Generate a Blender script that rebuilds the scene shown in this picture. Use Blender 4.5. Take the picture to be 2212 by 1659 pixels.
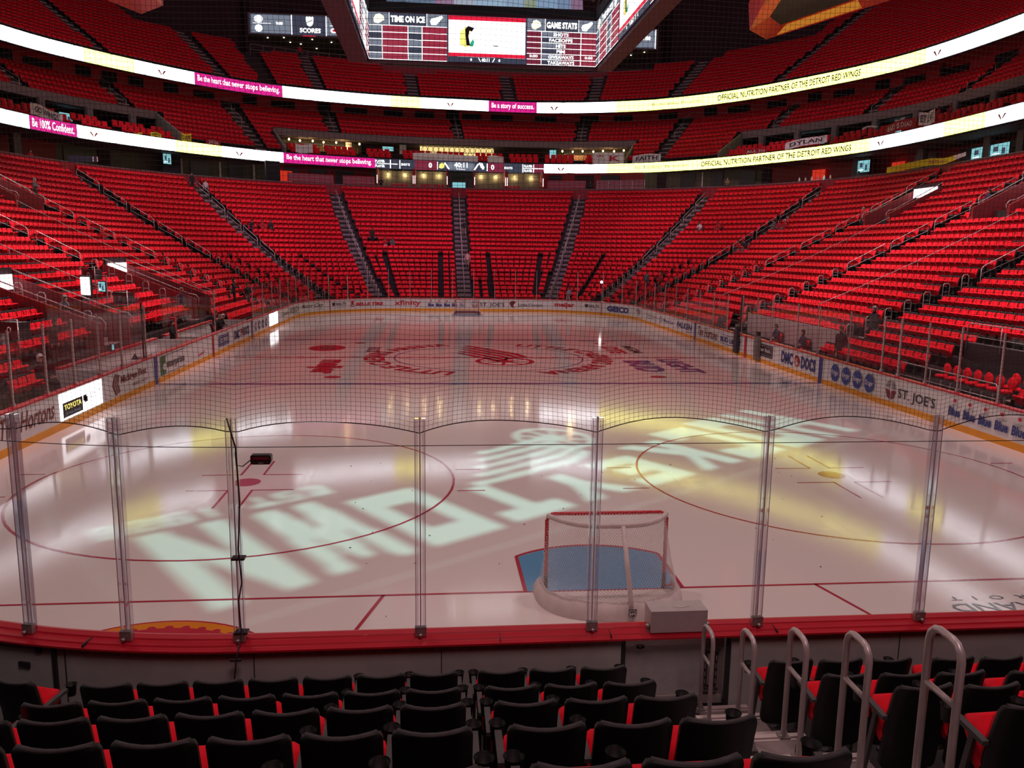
import bpy, math, random
import numpy as np
from math import sin, cos, pi, radians, sqrt, atan2, hypot
from mathutils import Vector, Matrix
random.seed(7); np.random.seed(7)
for o in list(bpy.data.objects): bpy.data.objects.remove(o)
C = bpy.context.scene.collection
SC = bpy.context.scene
# ------------------------------------------------------------------ camera
CAM = (-2.570, -8.056, 5.079); YAW, PIT, ROL, FPX = .09613, .16333, .01417, 1733.0
cd = bpy.data.cameras.new('camera'); cam = bpy.data.objects.new('camera', cd); C.objects.link(cam)
fw = Vector((sin(YAW)*cos(PIT), cos(YAW)*cos(PIT), -sin(PIT))); rt = Vector((cos(YAW), -sin(YAW), 0)); up = rt.cross(fw)
rt2 = cos(ROL)*rt + sin(ROL)*up; up2 = -sin(ROL)*rt + cos(ROL)*up
M = Matrix((rt2, up2, -fw)).transposed().to_4x4(); M.translation = CAM
cam.matrix_world = M
cd.sensor_width = 36; cd.lens = FPX/2212*36; cd.clip_end = 600; cd.clip_start = .05
SC.camera = cam
# ------------------------------------------------------------------ world, view
w = bpy.data.worlds.new('world'); SC.world = w; w.use_nodes = True
bg = w.node_tree.nodes['Background']; bg.inputs[0].default_value = (.35, .3, .4, 1); bg.inputs[1].default_value = .02
SC.view_settings.view_transform = 'Standard'; SC.view_settings.look = 'None'
SC.view_settings.exposure = 0.0; SC.view_settings.gamma = 1
SC.view_settings.use_curve_mapping = False
SC.cycles.max_bounces = 7; SC.cycles.diffuse_bounces = 3; SC.cycles.glossy_bounces = 3; SC.cycles.transparent_max_bounces = 14
# ------------------------------------------------------------------ house lights hung under the roof
def lamp(kind, name, loc, target, power, color, **kw):
    d = bpy.data.lights.new(name, kind); d.energy = power; d.color = color
    for k, v in kw.items(): setattr(d, k, v)
    o = bpy.data.objects.new(name, d); C.objects.link(o); o.location = loc
    o.rotation_euler = (Vector(target)-Vector(loc)).to_track_quat('-Z', 'Y').to_euler()
    return o
def house_lights():
    for x in (-11, 0, 11):                              # ice lights beyond both ends of the scoreboard, crossing below it
        lamp('SPOT', 'ice_light', (x, 9, 29), (x*.6, 8, 0), 4600, (1, .71, .67), spot_size=radians(64), spot_blend=.8, shadow_soft_size=1.2)
        lamp('SPOT', 'ice_light', (x, 8, 28), (x*.5, 26, 0), 4300, (1, .66, .62), spot_size=radians(52), spot_blend=.9, shadow_soft_size=1.2)
        lamp('SPOT', 'ice_light', (x, 53, 29), (x*.5, 34, 0), 2900, (1, .50, .52), spot_size=radians(52), spot_blend=.9, shadow_soft_size=1.2)
        lamp('SPOT', 'ice_light', (x, 52, 29), (x*.7, 54, 0), 6000, (1, .70, .70), spot_size=radians(54), spot_blend=.8, shadow_soft_size=1.2)
    for s in (-1, 1):                                   # lights on the seats of both long sides
        for y, p in ((12, 40000), (28, 42000), (44, 32000)):
            lamp('SPOT', 'stand_light', (s*4, y, 34), (s*25, y, 4), p, (1, .62, .62), spot_size=radians(50), spot_blend=.8, shadow_soft_size=.6)
    for x, p in ((-11, 18000), (0, 11000), (11, 13000)):                         # lights on the far end seats
        lamp('SPOT', 'stand_light', (x*.7, 46, 34), (x, 73, 5), p, (1, .55, .85), spot_size=radians(46), spot_blend=.9, shadow_soft_size=.6)
    for s in (-1, 1):
        lamp('SPOT', 'stand_light', (s*9, 42, 33), (s*26, 66, 7), 20000, (1, .58, .72), spot_size=radians(46), spot_blend=.9, shadow_soft_size=.6)
        for y in (24, 60):                              # dim light on the upper levels
            lamp('AREA', 'upper_light', (s*16, y, 37), (s*42, y+8, 26), 950, (1, .55, .66), size=4)
    lamp('AREA', 'upper_light', (0, 74, 38), (0, 96, 26), 1050, (1, .5, .66), size=5)
    lamp('AREA', 'end_light', (0, -10, 19), (0, -2, 1), 900, (1, .62, .62), size=6)
house_lights()
# ------------------------------------------------------------------ materials
MATS = {}
def mat(name, col, rough=.6, metal=0, emit=0, ecol=None, noise=0, nscale=8, spec=None, ior=None, bump=0, alpha=None):
    if name in MATS: return MATS[name]
    m = bpy.data.materials.new(name); m.use_nodes = True; nt = m.node_tree; b = nt.nodes['Principled BSDF']
    b.inputs['Base Color'].default_value = (*col, 1); b.inputs['Roughness'].default_value = rough; b.inputs['Metallic'].default_value = metal
    if ior: b.inputs['IOR'].default_value = ior
    if spec is not None: b.inputs['Specular IOR Level'].default_value = spec
    if emit:
        b.inputs['Emission Color'].default_value = (*(ecol or col), 1); b.inputs['Emission Strength'].default_value = emit
    if noise or bump:
        tc = nt.nodes.new('ShaderNodeTexCoord'); n = nt.nodes.new('ShaderNodeTexNoise'); n.inputs['Scale'].default_value = nscale; n.inputs['Detail'].default_value = 3
        nt.links.new(tc.outputs['Object'], n.inputs['Vector'])
        if noise:
            mx = nt.nodes.new('ShaderNodeMixRGB'); mx.blend_type = 'MULTIPLY'; mx.inputs[0].default_value = 1
            mr = nt.nodes.new('ShaderNodeMapRange'); mr.inputs[1].default_value = .3; mr.inputs[2].default_value = .7; mr.inputs[3].default_value = 1-noise; mr.inputs[4].default_value = 1+noise
            nt.links.new(n.outputs['Fac'], mr.inputs[0]); mx.inputs[1].default_value = (*col, 1)
            nt.links.new(mr.outputs[0], mx.inputs[2]); nt.links.new(mx.outputs[0], b.inputs['Base Color'])
        if bump:
            bp = nt.nodes.new('ShaderNodeBump'); bp.inputs['Strength'].default_value = bump; bp.inputs['Distance'].default_value = .01
            nt.links.new(n.outputs['Fac'], bp.inputs['Height']); nt.links.new(bp.outputs[0], b.inputs['Normal'])
    MATS[name] = m; return m
def icemat(name, col):
    if name in MATS: return MATS[name]
    m = mat(name, col, rough=.09, ior=1.31)
    nt = m.node_tree; b = nt.nodes['Principled BSDF']
    tc = nt.nodes.new('ShaderNodeTexCoord')
    # skate scratches: stretched noise in two directions drives roughness and a faint bump
    outs = []
    for ang, sc in ((.5, (1.2, 60, 1)), (-.9, (50, 1.0, 1))):
        mp = nt.nodes.new('ShaderNodeMapping'); mp.inputs['Rotation'].default_value = (0, 0, ang); mp.inputs['Scale'].default_value = sc
        n = nt.nodes.new('ShaderNodeTexNoise'); n.inputs['Scale'].default_value = .35; n.inputs['Detail'].default_value = 6; n.inputs['Roughness'].default_value = .7
        nt.links.new(tc.outputs['Object'], mp.inputs[0]); nt.links.new(mp.outputs[0], n.inputs['Vector']); outs.append(n.outputs['Fac'])
    ad = nt.nodes.new('ShaderNodeMath'); ad.operation = 'ADD'; nt.links.new(outs[0], ad.inputs[0]); nt.links.new(outs[1], ad.inputs[1])
    mr = nt.nodes.new('ShaderNodeMapRange'); mr.inputs[1].default_value = .7; mr.inputs[2].default_value = 1.35; mr.inputs[3].default_value = .045; mr.inputs[4].default_value = .12
    nt.links.new(ad.outputs[0], mr.inputs[0]); nt.links.new(mr.outputs[0], b.inputs['Roughness'])
    bp = nt.nodes.new('ShaderNodeBump'); bp.inputs['Strength'].default_value = .025; bp.inputs['Distance'].default_value = .01
    nt.links.new(ad.outputs[0], bp.inputs['Height']); nt.links.new(bp.outputs[0], b.inputs['Normal'])
    return m
def glassmat(name, tint, refl, cap=.16):
    m = bpy.data.materials.new(name); m.use_nodes = True; nt = m.node_tree; nt.nodes.clear()
    o = nt.nodes.new('ShaderNodeOutputMaterial'); t = nt.nodes.new('ShaderNodeBsdfTransparent'); g = nt.nodes.new('ShaderNodeBsdfGlossy'); mx = nt.nodes.new('ShaderNodeMixShader')
    lw = nt.nodes.new('ShaderNodeLayerWeight'); lw.inputs[0].default_value = refl
    t.inputs[0].default_value = (*tint, 1); g.inputs['Roughness'].default_value = .03; g.inputs[0].default_value = (.9, .9, .9, 1)
    ns = nt.nodes.new('ShaderNodeTexNoise'); ns.inputs['Scale'].default_value = 3
    mu = nt.nodes.new('ShaderNodeMath'); mu.operation = 'MULTIPLY'; mr = nt.nodes.new('ShaderNodeMapRange'); mr.inputs[3].default_value = .8; mr.inputs[4].default_value = 1.1
    nt.links.new(ns.outputs['Fac'], mr.inputs[0]); nt.links.new(lw.outputs['Fresnel'], mu.inputs[0]); nt.links.new(mr.outputs[0], mu.inputs[1])
    mn = nt.nodes.new('ShaderNodeMath'); mn.operation = 'MINIMUM'; mn.inputs[1].default_value = cap; nt.links.new(mu.outputs[0], mn.inputs[0]); nt.links.new(mn.outputs[0], mx.inputs[0]); nt.links.new(t.outputs[0], mx.inputs[1]); nt.links.new(g.outputs[0], mx.inputs[2]); nt.links.new(mx.outputs[0], o.inputs[0])
    MATS[name] = m; return m
ICE = icemat('ice', (.80, .715, .695))
I_RED = icemat('ice_red', (.45, .05, .08)); I_BLUE = icemat('ice_blue', (.07, .10, .28)); I_CREASE = icemat('ice_crease', (.13, .33, .55))
I_ORANGE = icemat('ice_orange', (.75, .25, .03)); I_DARK = icemat('ice_dark', (.10, .08, .09)); I_WHITE = icemat('ice_white', (.85, .82, .8)); I_DRED = icemat('ice_logo_red', (.5, .035, .06))
RED = mat('seat_red', (.84, .009, .028), .75, spec=.25, noise=.10, nscale=5); BLACK = mat('seat_black', (.006, .0055, .0065), .55, noise=.2, nscale=20)
WALLRED = mat('wall_red', (.30, .012, .022), .6, noise=.12, nscale=2)
CAPRED = mat('dasher_red', (.50, .012, .03), .35, noise=.06, nscale=3)
BOARD = mat('board_white', (.74, .73, .74), .35, noise=.04, nscale=2); YEL = mat('kick_yellow', (.80, .34, .015), .4, noise=.06, nscale=2)
BACKP = mat('board_back', (.45, .48, .46), .6, noise=.08, nscale=3)
STEEL = mat('steel', (.42, .40, .40), .35, .7, noise=.08, nscale=12); ALU = mat('aluminium', (.55, .52, .52), .4, .5, noise=.06, nscale=14)
DARK = mat('dark_metal', (.03, .03, .035), .5, noise=.15); CONC = mat('concrete', (.20, .17, .17), .85, noise=.12, nscale=4)
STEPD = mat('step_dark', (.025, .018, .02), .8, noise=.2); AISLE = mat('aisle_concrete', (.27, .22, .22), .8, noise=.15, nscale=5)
NOSE = mat('step_nosing', (.60, .52, .51), .5, noise=.05); SLAB = mat('slab_grey', (.20, .165, .17), .7, noise=.08, nscale=1)
PLAST = None; CORD = mat('net_cord', (.03, .018, .02), .8, noise=.1)
WHITE = mat('white_plastic', (.72, .68, .68), .4, noise=.05); WALLD = mat('wall_dark', (.035, .012, .02), .8, noise=.2, nscale=.4)
ROOFM = mat('roof_dark', (.012, .014, .022), .8, noise=.3, nscale=.5); OLIVE = mat('suite_wall', (.13, .12, .08), .7, noise=.15, nscale=1)
GLASS = glassmat('clear_glass', (.96, .955, .96), .06); GLASSD = glassmat('stand_glass', (.93, .91, .915), .10)
PLAST = glassmat('rib_plastic', (.88, .86, .90), .30, .5)
def emi(name, col, s, rough=.5): return mat(name, (.02, .02, .02), rough, emit=s, ecol=col, noise=.01)
E_WHITE = emi('led_white', (.93, .95, 1), 5.5); E_YEL = emi('led_pale_yellow', (1, 1, .18), 4.5); E_PINK = emi('led_pink', (.75, .01, .27), 1.0)
E_TXT = emi('led_text_white', (1, 1, 1), 2.2); E_NAVY = emi('led_navy', (.05, .06, .10), .8); E_MAROON = emi('led_maroon', (.22, .02, .05), .9)
E_GREY = emi('led_grey', (.20, .23, .30), .9); E_RED = emi('led_red', (.85, .01, .05), 1.0); E_TEAL = emi('screen_teal', (.25, .62, .68), .9)
E_GOLD = emi('led_gold', (.9, .75, .18), 1.4); E_GREEN = emi('led_green', (.02, .45, .25), 1.0); E_BULB = emi('warm_bulb', (1, .62, .25), 9); E_DOT = emi('downlight', (1, .85, .6), 7)
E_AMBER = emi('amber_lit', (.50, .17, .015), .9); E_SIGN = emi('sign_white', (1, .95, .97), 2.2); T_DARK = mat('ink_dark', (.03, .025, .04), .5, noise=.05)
# ------------------------------------------------------------------ mesh builder
class MB:
    def __init__(s): s.v = []; s.f = []; s.m = []; s.mats = []; s.cur = 0; s.smooth = []
    def use(s, m):
        if m not in s.mats: s.mats.append(m)
        s.cur = s.mats.index(m); return s
    def add(s, vs, fs, sm=False):
        k = len(s.v); s.v += [tuple(v) for v in vs]
        for f in fs: s.f.append(tuple(i+k for i in f)); s.m.append(s.cur); s.smooth.append(sm)
        return s
    def quad(s, a, b, c, d): return s.add([a, b, c, d], [(0, 1, 2, 3)])
    def box(s, c, d, rz=0, M=None):
        x, y, z = d[0]/2, d[1]/2, d[2]/2; vs = []
        for i in (-1, 1):
            for j in (-1, 1):
                for k in (-1, 1):
                    p = Vector((i*x, j*y, k*z))
                    if M is not None: p = M @ p
                    elif rz: p = Vector((p.x*cos(rz)-p.y*sin(rz), p.x*sin(rz)+p.y*cos(rz), p.z))
                    vs.append((p.x+c[0], p.y+c[1], p.z+c[2]))
        return s.add(vs, [(0, 1, 3, 2), (4, 6, 7, 5), (0, 4, 5, 1), (2, 3, 7, 6), (0, 2, 6, 4), (1, 5, 7, 3)])
    def tube(s, pts, r, n=6, cap=True, r2=None):
        P = [Vector(p) for p in pts]; rings = []; k0 = len(s.v); prev = None
        for i, p in enumerate(P):
            d = (P[min(i+1, len(P)-1)]-P[max(i-1, 0)])
            if d.length < 1e-9: d = Vector((0, 0, 1))
            d.normalize()
            if prev is None:
                a = Vector((0, 0, 1)) if abs(d.z) < .9 else Vector((1, 0, 0)); a = (a-d*a.dot(d)).normalized()
            else: a = (prev-d*prev.dot(d)).normalized()
            prev = a; b = d.cross(a); rr = r if r2 is None else r+(r2-r)*i/(len(P)-1)
            for j in range(n):
                t = 2*pi*j/n; q = p+a*cos(t)*rr+b*sin(t)*rr; s.v.append((q.x, q.y, q.z))
        for i in range(len(P)-1):
            for j in range(n):
                s.f.append((k0+i*n+j, k0+i*n+(j+1) % n, k0+(i+1)*n+(j+1) % n, k0+(i+1)*n+j)); s.m.append(s.cur); s.smooth.append(n > 4)
        if cap and n > 2:
            s.f.append(tuple(k0+j for j in range(n))[::-1]); s.m.append(s.cur); s.smooth.append(False)
            e = k0+(len(P)-1)*n; s.f.append(tuple(e+j for j in range(n))); s.m.append(s.cur); s.smooth.append(False)
        return s
    def lathe(s, prof, c, n=12, axis='z'):
        k0 = len(s.v)
        for r, z in prof:
            for j in range(n):
                t = 2*pi*j/n; p = (r*cos(t), r*sin(t), z)
                if axis == 'y': p = (p[0], p[2], p[1])
                if axis == 'x': p = (p[2], p[0], p[1])
                s.v.append((p[0]+c[0], p[1]+c[1], p[2]+c[2]))
        for i in range(len(prof)-1):
            for j in range(n):
                s.f.append((k0+i*n+j, k0+i*n+(j+1) % n, k0+(i+1)*n+(j+1) % n, k0+(i+1)*n+j)); s.m.append(s.cur); s.smooth.append(True)
        return s
    def prism(s, poly, z0, z1, tf=None):                 # vertical prism of a 2D polygon; tf maps (a,b,c)->xyz
        n = len(poly); tf = tf or (lambda a, b, c: (a, b, c))
        vs = [tf(a, b, z0) for a, b in poly]+[tf(a, b, z1) for a, b in poly]
        fs = [tuple(range(n))[::-1], tuple(range(n, 2*n))]+[(i, (i+1) % n, n+(i+1) % n, n+i) for i in range(n)]
        return s.add(vs, fs)
    def polys(s, polys, tf):                              # flat 2D polygons through a mapping
        for p in polys: s.add([tf(a, b) for a, b in p], [tuple(range(len(p)))])
        return s
    def mesh(s, name='mesh'):
        me = bpy.data.meshes.new(name); me.from_pydata(s.v, [], s.f)
        for m in s.mats: me.materials.append(m)
        me.polygons.foreach_set('material_index', s.m); me.polygons.foreach_set('use_smooth', s.smooth); me.update()
        return me
def link(o, parent=None):
    C.objects.link(o)
    if parent: o.parent = parent
    return o
def obj(name, mb, parent=None, mt=None):
    if mt is not None and not mb.mats: mb.mats = [mt]
    me = mb.mesh(name) if isinstance(mb, MB) else mb
    return link(bpy.data.objects.new(name, me), parent)
def tag(o, label=None, cat=None, group=None, kind=None):
    if label: o['label'] = label
    if cat: o['category'] = cat
    if group: o['group'] = group
    if kind: o['kind'] = kind
    return o
def thing(name, label, cat, loc=(0, 0, 0), rz=0, group=None):
    o = bpy.data.objects.new(name, None); C.objects.link(o); o.location = loc; o.rotation_euler = (0, 0, rz); o.empty_display_size = .1
    return tag(o, label, cat, group)
def solo(name, mb, label, cat, group=None, kind=None, loc=None, rz=0):
    o = obj(name, mb); tag(o, label, cat, group, kind)
    if loc: o.location = loc; o.rotation_euler = (0, 0, rz)
    return o
def copy_tree(o, parent=None):
    c = o.copy(); C.objects.link(c); c.parent = parent
    if parent is None:
        pass
    for ch in list(o.children): copy_tree(ch, c)
    return c
ORD = ['first', 'second', 'third', 'fourth', 'fifth', 'sixth', 'seventh', 'eighth', 'ninth', 'tenth', 'eleventh', 'twelfth', 'thirteenth', 'fourteenth', 'fifteenth', 'sixteenth', 'seventeenth', 'eighteenth', 'nineteenth', 'twentieth', 'twenty-first', 'twenty-second', 'twenty-third', 'twenty-fourth', 'twenty-fifth', 'twenty-sixth', 'twenty-seventh']
# text to 2D polygons (bbox normalised to w=1.. height=1)
TC = {}
def text2d(txt, bold=0.0, shear=0.0, space=1.0):
    key = (txt, bold, shear, space)
    if key in TC: return TC[key]
    cu = bpy.data.curves.new('t', 'FONT'); cu.body = txt; cu.offset = bold; cu.shear = shear; cu.resolution_u = 2; cu.space_character = space
    o = bpy.data.objects.new('t', cu); me = o.to_mesh()
    vs = np.array([(v.co.x, v.co.y) for v in me.vertices]); fs = [tuple(p.vertices) for p in me.polygons]
    o.to_mesh_clear(); bpy.data.objects.remove(o); bpy.data.curves.remove(cu)
    mn = vs.min(0); mx = vs.max(0); asp = (mx[0]-mn[0])/(mx[1]-mn[1]); vs = (vs-mn)/(mx-mn)
    TC[key] = (vs, fs, asp); return TC[key]
def put_text(mb, m, txt, tf, a0, a1, b0, b1, bold=0.01, shear=0, space=1.0):
    vs, fs, asp = text2d(txt, bold, shear, space); mb.use(m)
    mb.add([tf(a0+(a1-a0)*x, b0+(b1-b0)*y) for x, y in vs], fs)
def disc(cx, cy, rx, ry=None, n=20, r0=None):
    ry = ry or rx
    if r0 is None: return [[(cx+rx*cos(2*pi*i/n), cy+ry*sin(2*pi*i/n)) for i in range(n)]]
    out = []
    for i in range(n):
        a, b = 2*pi*i/n, 2*pi*(i+1)/n
        out.append([(cx+rx*r0*cos(a), cy+ry*r0*sin(a)), (cx+rx*cos(a), cy+ry*sin(a)), (cx+rx*cos(b), cy+ry*sin(b)), (cx+rx*r0*cos(b), cy+ry*r0*sin(b))])
    return out
def rect(a0, b0, a1, b1): return [[(a0, b0), (a1, b0), (a1, b1), (a0, b1)]]
def winged_wheel():                                       # in a box about [-1,1]x[-.45,.45]: spoked wheel on the right, wing to the left
    P = disc(.55, -.08, .36, n=24, r0=.83)+disc(.55, -.08, .11, n=10)
    for k in range(8):
        a = k*pi/4; c, s = cos(a), sin(a); P.append([(.55+.1*c-.02*s, -.08+.1*s+.02*c), (.55+.1*c+.02*s, -.08+.1*s-.02*c), (.55+.31*c+.02*s, -.08+.31*s-.02*c), (.55+.31*c-.02*s, -.08+.31*s+.02*c)])
    for k in range(5):
        y = -.16+.125*k; L = -.35-.15*k
        P.append([(.5-.02*k, y-.02), (.5-.02*k, y+.075), (.1, y+.12+.02*k), (L, y+.16+.02*k), (L-.08, y+.08+.02*k), (.1, y+.04+.015*k)])
    return P
def star4(cx, cy, r): return [[(cx+r*(1 if i % 2 == 0 else .28)*cos(pi*i/4+pi/2), cy+r*(1 if i % 2 == 0 else .28)*sin(pi*i/4+pi/2)) for i in range(8)]]
def shield(cx, cy, h):
    pts = [(-.42, .38), (-.3, .5), (-.15, .42), (0, .5), (.15, .42), (.3, .5), (.42, .38), (.38, -.1), (.28, -.36), (0, -.5), (-.28, -.36), (-.38, -.1)]
    return [[(cx+x*h, cy+y*h) for x, y in pts]]
# ------------------------------------------------------------------ rink outline
S1, A1, T1 = 43.90, pi/2*8.53, 8.84; TOT = 2*S1+4*A1+2*T1
def ring(s, off=0):
    s = s % TOT; R = 8.53; cx, cy, c0 = 4.42, 21.95, 30.48; i = 0
    for i, L in enumerate([S1, A1, T1, A1, S1, A1, T1, A1]):
        if s <= L or i == 7: break
        s -= L
    if i == 0: p, n = (-12.95, c0-cy+s), (-1, 0)
    elif i == 1: a = pi-s/R; n = (cos(a), sin(a)); p = (-cx+R*n[0], c0+cy+R*n[1])
    elif i == 2: p, n = (-cx+s, 60.96), (0, 1)
    elif i == 3: a = pi/2-s/R; n = (cos(a), sin(a)); p = (cx+R*n[0], c0+cy+R*n[1])
    elif i == 4: p, n = (12.95, c0+cy-s), (1, 0)
    elif i == 5: a = -s/R; n = (cos(a), sin(a)); p = (cx+R*n[0], c0-cy+R*n[1])
    elif i == 6: p, n = (cx-s, 0), (0, -1)
    else: a = -pi/2-s/R; n = (cos(a), sin(a)); p = (-cx+R*n[0], c0-cy+R*n[1])
    return p[0]+n[0]*off, p[1]+n[1]*off, n[0], n[1]
def rs(a, b, step=.5):                                    # parameter samples
    n = max(1, int(abs(b-a)/step)); return [a+(b-a)*i/n for i in range(n+1)]
def loft(mb, ss, prof, closed=False, ringf=None):         # profile [(off,z)...] swept along the outline
    rf = ringf or ring; n = len(prof); k0 = len(mb.v)
    for s in ss:
        for o, z in prof:
            x, y = rf(s, o)[:2]; mb.v.append((x, y, z))
    for i in range(len(ss)-1):
        for j in range(n if closed else n-1):
            j2 = (j+1) % n
            mb.f.append((k0+i*n+j, k0+(i+1)*n+j, k0+(i+1)*n+j2, k0+i*n+j2)); mb.m.append(mb.cur); mb.smooth.append(False)
    if closed:
        mb.f.append(tuple(k0+j for j in range(n))); mb.m.append(mb.cur); mb.smooth.append(False)
        e = k0+(len(ss)-1)*n; mb.f.append(tuple(e+j for j in range(n))[::-1]); mb.m.append(mb.cur); mb.smooth.append(False)
# ------------------------------------------------------------------ the ice sheet with its painted lines (one floor)
def build_ice():
    mb = MB().use(ICE); ss = rs(0, TOT, .6)[:-1]
    mb.add([(ring(s, .02)[0], ring(s, .02)[1], 0) for s in ss], [tuple(range(len(ss)))[::-1]])
    Z = .003
    def fl(m, polys, z=Z):
        mb.use(m); mb.polys(polys, lambda a, b: (a, b, z))
    def line(m, p, q, w, z=Z):
        d = Vector((q[0]-p[0], q[1]-p[1])).normalized()*w/2; n = (-d.y, d.x)
        fl(m, [[(p[0]-n[0], p[1]-n[1]), (q[0]-n[0], q[1]-n[1]), (q[0]+n[0], q[1]+n[1]), (p[0]+n[0], p[1]+n[1])]], z)
    for y0, sg in ((3.35, 1), (57.61, -1)):
        hw = 4.42+sqrt(8.53**2-(8.53-3.35)**2)
        line(I_RED, (-hw, y0), (hw, y0), .055)
        arc = []; a0 = math.acos(1.19/1.83)
        for i in range(17):
            a = a0+(pi-2*a0)*i/16; arc.append((1.83*cos(a), y0+sg*1.83*sin(a)))
        fl(I_CREASE, [[(1.19, y0)]+arc+[(-1.19, y0)]], .0045)
        out = [(1.22, y0)]+[(p[0]*1.025, y0+(p[1]-y0)*1.025) for p in arc]+[(-1.22, y0)]
        for p, q in zip(out[:-1], out[1:]): line(I_RED, p, q, .06, .006)
        for s in (-1, 1): line(I_RED, (s*3.35, y0), (s*4.27, y0-sg*3.35), .055)
        for x in (-6.71, 6.71):
            yc = y0+sg*6.1
            fl(I_RED, disc(x, yc, 4.57, n=72, r0=.988)); fl(I_RED, disc(x, yc, .305, n=24))
            for a in (-1, 1):
                for b in (-1, 1):
                    line(I_RED, (x+a*.23, yc+b*.6), (x+a*1.12, yc+b*.6), .05)
                    line(I_RED, (x+a*.25, yc+b*.6), (x+a*.25, yc+b*1.8), .05)
                    line(I_RED, (x+a*4.6, yc+b*.85), (x+a*5.2, yc+b*.85), .05)
    for y in (22.71, 38.25): fl(I_BLUE, rect(-12.9, y-.15, 12.9, y+.15))
    fl(I_RED, rect(-12.9, 30.33, 12.9, 30.63))
    for i in range(40): fl(I_WHITE, rect(-12.6+i*.64, 30.45, -12.3+i*.64, 30.51), .006)
    fl(I_BLUE, disc(0, 30.48, 4.57, n=72, r0=.985), .007); fl(I_BLUE, disc(0, 30.48, .3), .006)
    for x in (-6.71, 6.71):
        for y in (24.4, 36.56): fl(I_RED, disc(x, y, .35, .3))
    # centre emblem: winged wheel turned so the wing points far left, with an arc of lettering both sides
    def tfw(a, b):
        th = radians(-54); q = (a*cos(th)-b*sin(th), a*sin(th)+b*cos(th)); return (-.35+q[0]*3.9, 31+q[1]*3.9, .011)
    mb.use(I_WHITE); mb.polys(disc(.55, -.08, .42, n=24), lambda a, b: (*tfw(a, b)[:2], .009))
    mb.use(I_DRED); mb.polys(winged_wheel(), tfw)
    for txt, a0, a1 in (('LITTLE CAESARS ARENA', radians(250), radians(110)), ('LITTLE CAESARS ARENA', radians(70), radians(-70))):
        put_text(mb, I_DRED, txt, lambda a, b: (cos(a0+(a1-a0)*a)*(5.0+b), 30.48+sin(a0+(a1-a0)*a)*(5.0+b), .012), 0, 1, 0, 1.0, .03)
    # sponsor blocks beside the circle
    put_text(mb, I_DRED, 'meijer', lambda a, b: (-8.2+b*1.6, 29.6-a*4.3, .009), 0, 1, 0, 1, .05)
    fl(I_DRED, disc(-8.2, 34.2, .95, 1.3)); fl(I_DARK, disc(-8.2, 34.2, .45, .8), .006)
    put_text(mb, I_BLUE, 'BUD', lambda a, b: (6.3+b*1.3, 29.4-a*3.6, .009), 0, 1, 0, 1, .04); put_text(mb, I_BLUE, 'LIGHT', lambda a, b: (8.1+b*1.1, 29.9-a*4.5, .009), 0, 1, 0, 1, .04)
    put_text(mb, I_DRED, 'DTE', lambda a, b: (6.4+b*.9, 34.9-a*2.7, .009), 0, 1, 0, 1, .05); put_text(mb, I_DARK, 'MGM', lambda a, b: (7.6+b*.6, 35.4-a*3, .009), 0, 1, 0, 1, .03)
    put_text(mb, I_DARK, 'ROCK', lambda a, b: (-6.1+b*.7, 34.4-a*2, .009), 0, 1, 0, 1, .03)
    # round emblem behind the near goal line, left: orange rim, red scalloped field, white script
    cx, cy = -6.16, .90; cl_ = lambda P: [[(a, max(b, 1.05)) for a, b in p] for p in P]
    fl(I_DRED, cl_(disc(cx, cy, 1.80, n=60)), .004); fl(I_ORANGE, cl_(disc(cx, cy, 1.76, n=60)), .006)
    fl(I_DRED, cl_(disc(cx, cy, 1.57, n=60)), .008)
    for i in range(2, 21): fl(I_DRED, disc(cx+1.58*cos(i*pi/22), cy+1.58*sin(i*pi/22), .06, n=8), .0085)
    fl(I_WHITE, [[(cx+.33, cy+1.1), (cx+.42, cy+1.27), (cx+.58, cy+1.37), (cx+.70, cy+1.33), (cx+.60, cy+1.25), (cx+.50, cy+1.1)]], .011)
    fl(I_WHITE, [[(cx+.62, cy+1.13), (cx+.68, cy+1.21), (cx+.95, cy+1.17), (cx+.92, cy+1.09)]], .011); fl(I_WHITE, [[(cx-.12, cy+1.11), (cx-.08, cy+1.2), (cx+.2, cy+1.17), (cx+.2, cy+1.11)]], .011)
    # upside-down lettering behind the goal line, right
    put_text(mb, I_DARK, 'MGM GRAND', lambda a, b: (7.9-a*2.9, 2.52-b*.27, .006), 0, 1, 0, 1, 0)
    put_text(mb, I_DARK, 'DETROIT', lambda a, b: (7.5-a*2.35, 2.76-b*.13, .006), 0, 1, 0, 1, 0, space=2.2)
    line(I_DARK, (5.0, 2.19), (7.9, 2.19), .012)
    o = obj('floor', mb); tag(o, kind='structure')
build_ice()
# ------------------------------------------------------------------ dasher boards
def wall_tf(s0, s1, off=-.012, flip=True):                # (a in 0..1 along, b = height in m) on the inner face
    def tf(a, b):
        s = s0+(s1-s0)*a; x, y = ring(s, off-.0025*LAY[0])[:2]; return (x, y, b)
    return tf
LAY = [0]
def board_section(name, s0, s1, label, step=.5):
    root = thing(name, label, 'boards', (ring((s0+s1)/2)[0], ring((s0+s1)/2)[1], 0)); off = Vector(root.location)
    ss = rs(s0, s1, step)
    def P(nm, m, prof):
        mb = MB().use(m); loft(mb, ss, prof, True); mb.v = [(x-off.x, y-off.y, z) for x, y, z in mb.v]; return obj(nm, mb, root)
    P('panel', BOARD, [(0, .2), (0, 1.04), (.09, 1.04), (.09, .2)])
    P('kick_plate', YEL, [(-.012, 0), (-.012, .2), (.1, .2), (.1, 0)])
    P('cap_rail', CAPRED, [(-.03, 1.04), (-.03, 1.085), (.1, 1.11), (.22, 1.075), (.22, 1.04)])
    return root
BL = board_section('dasher_boards', 0, 57.2-9.4, 'white rink boards along the left side of the ice with yellow kick plate')
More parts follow.
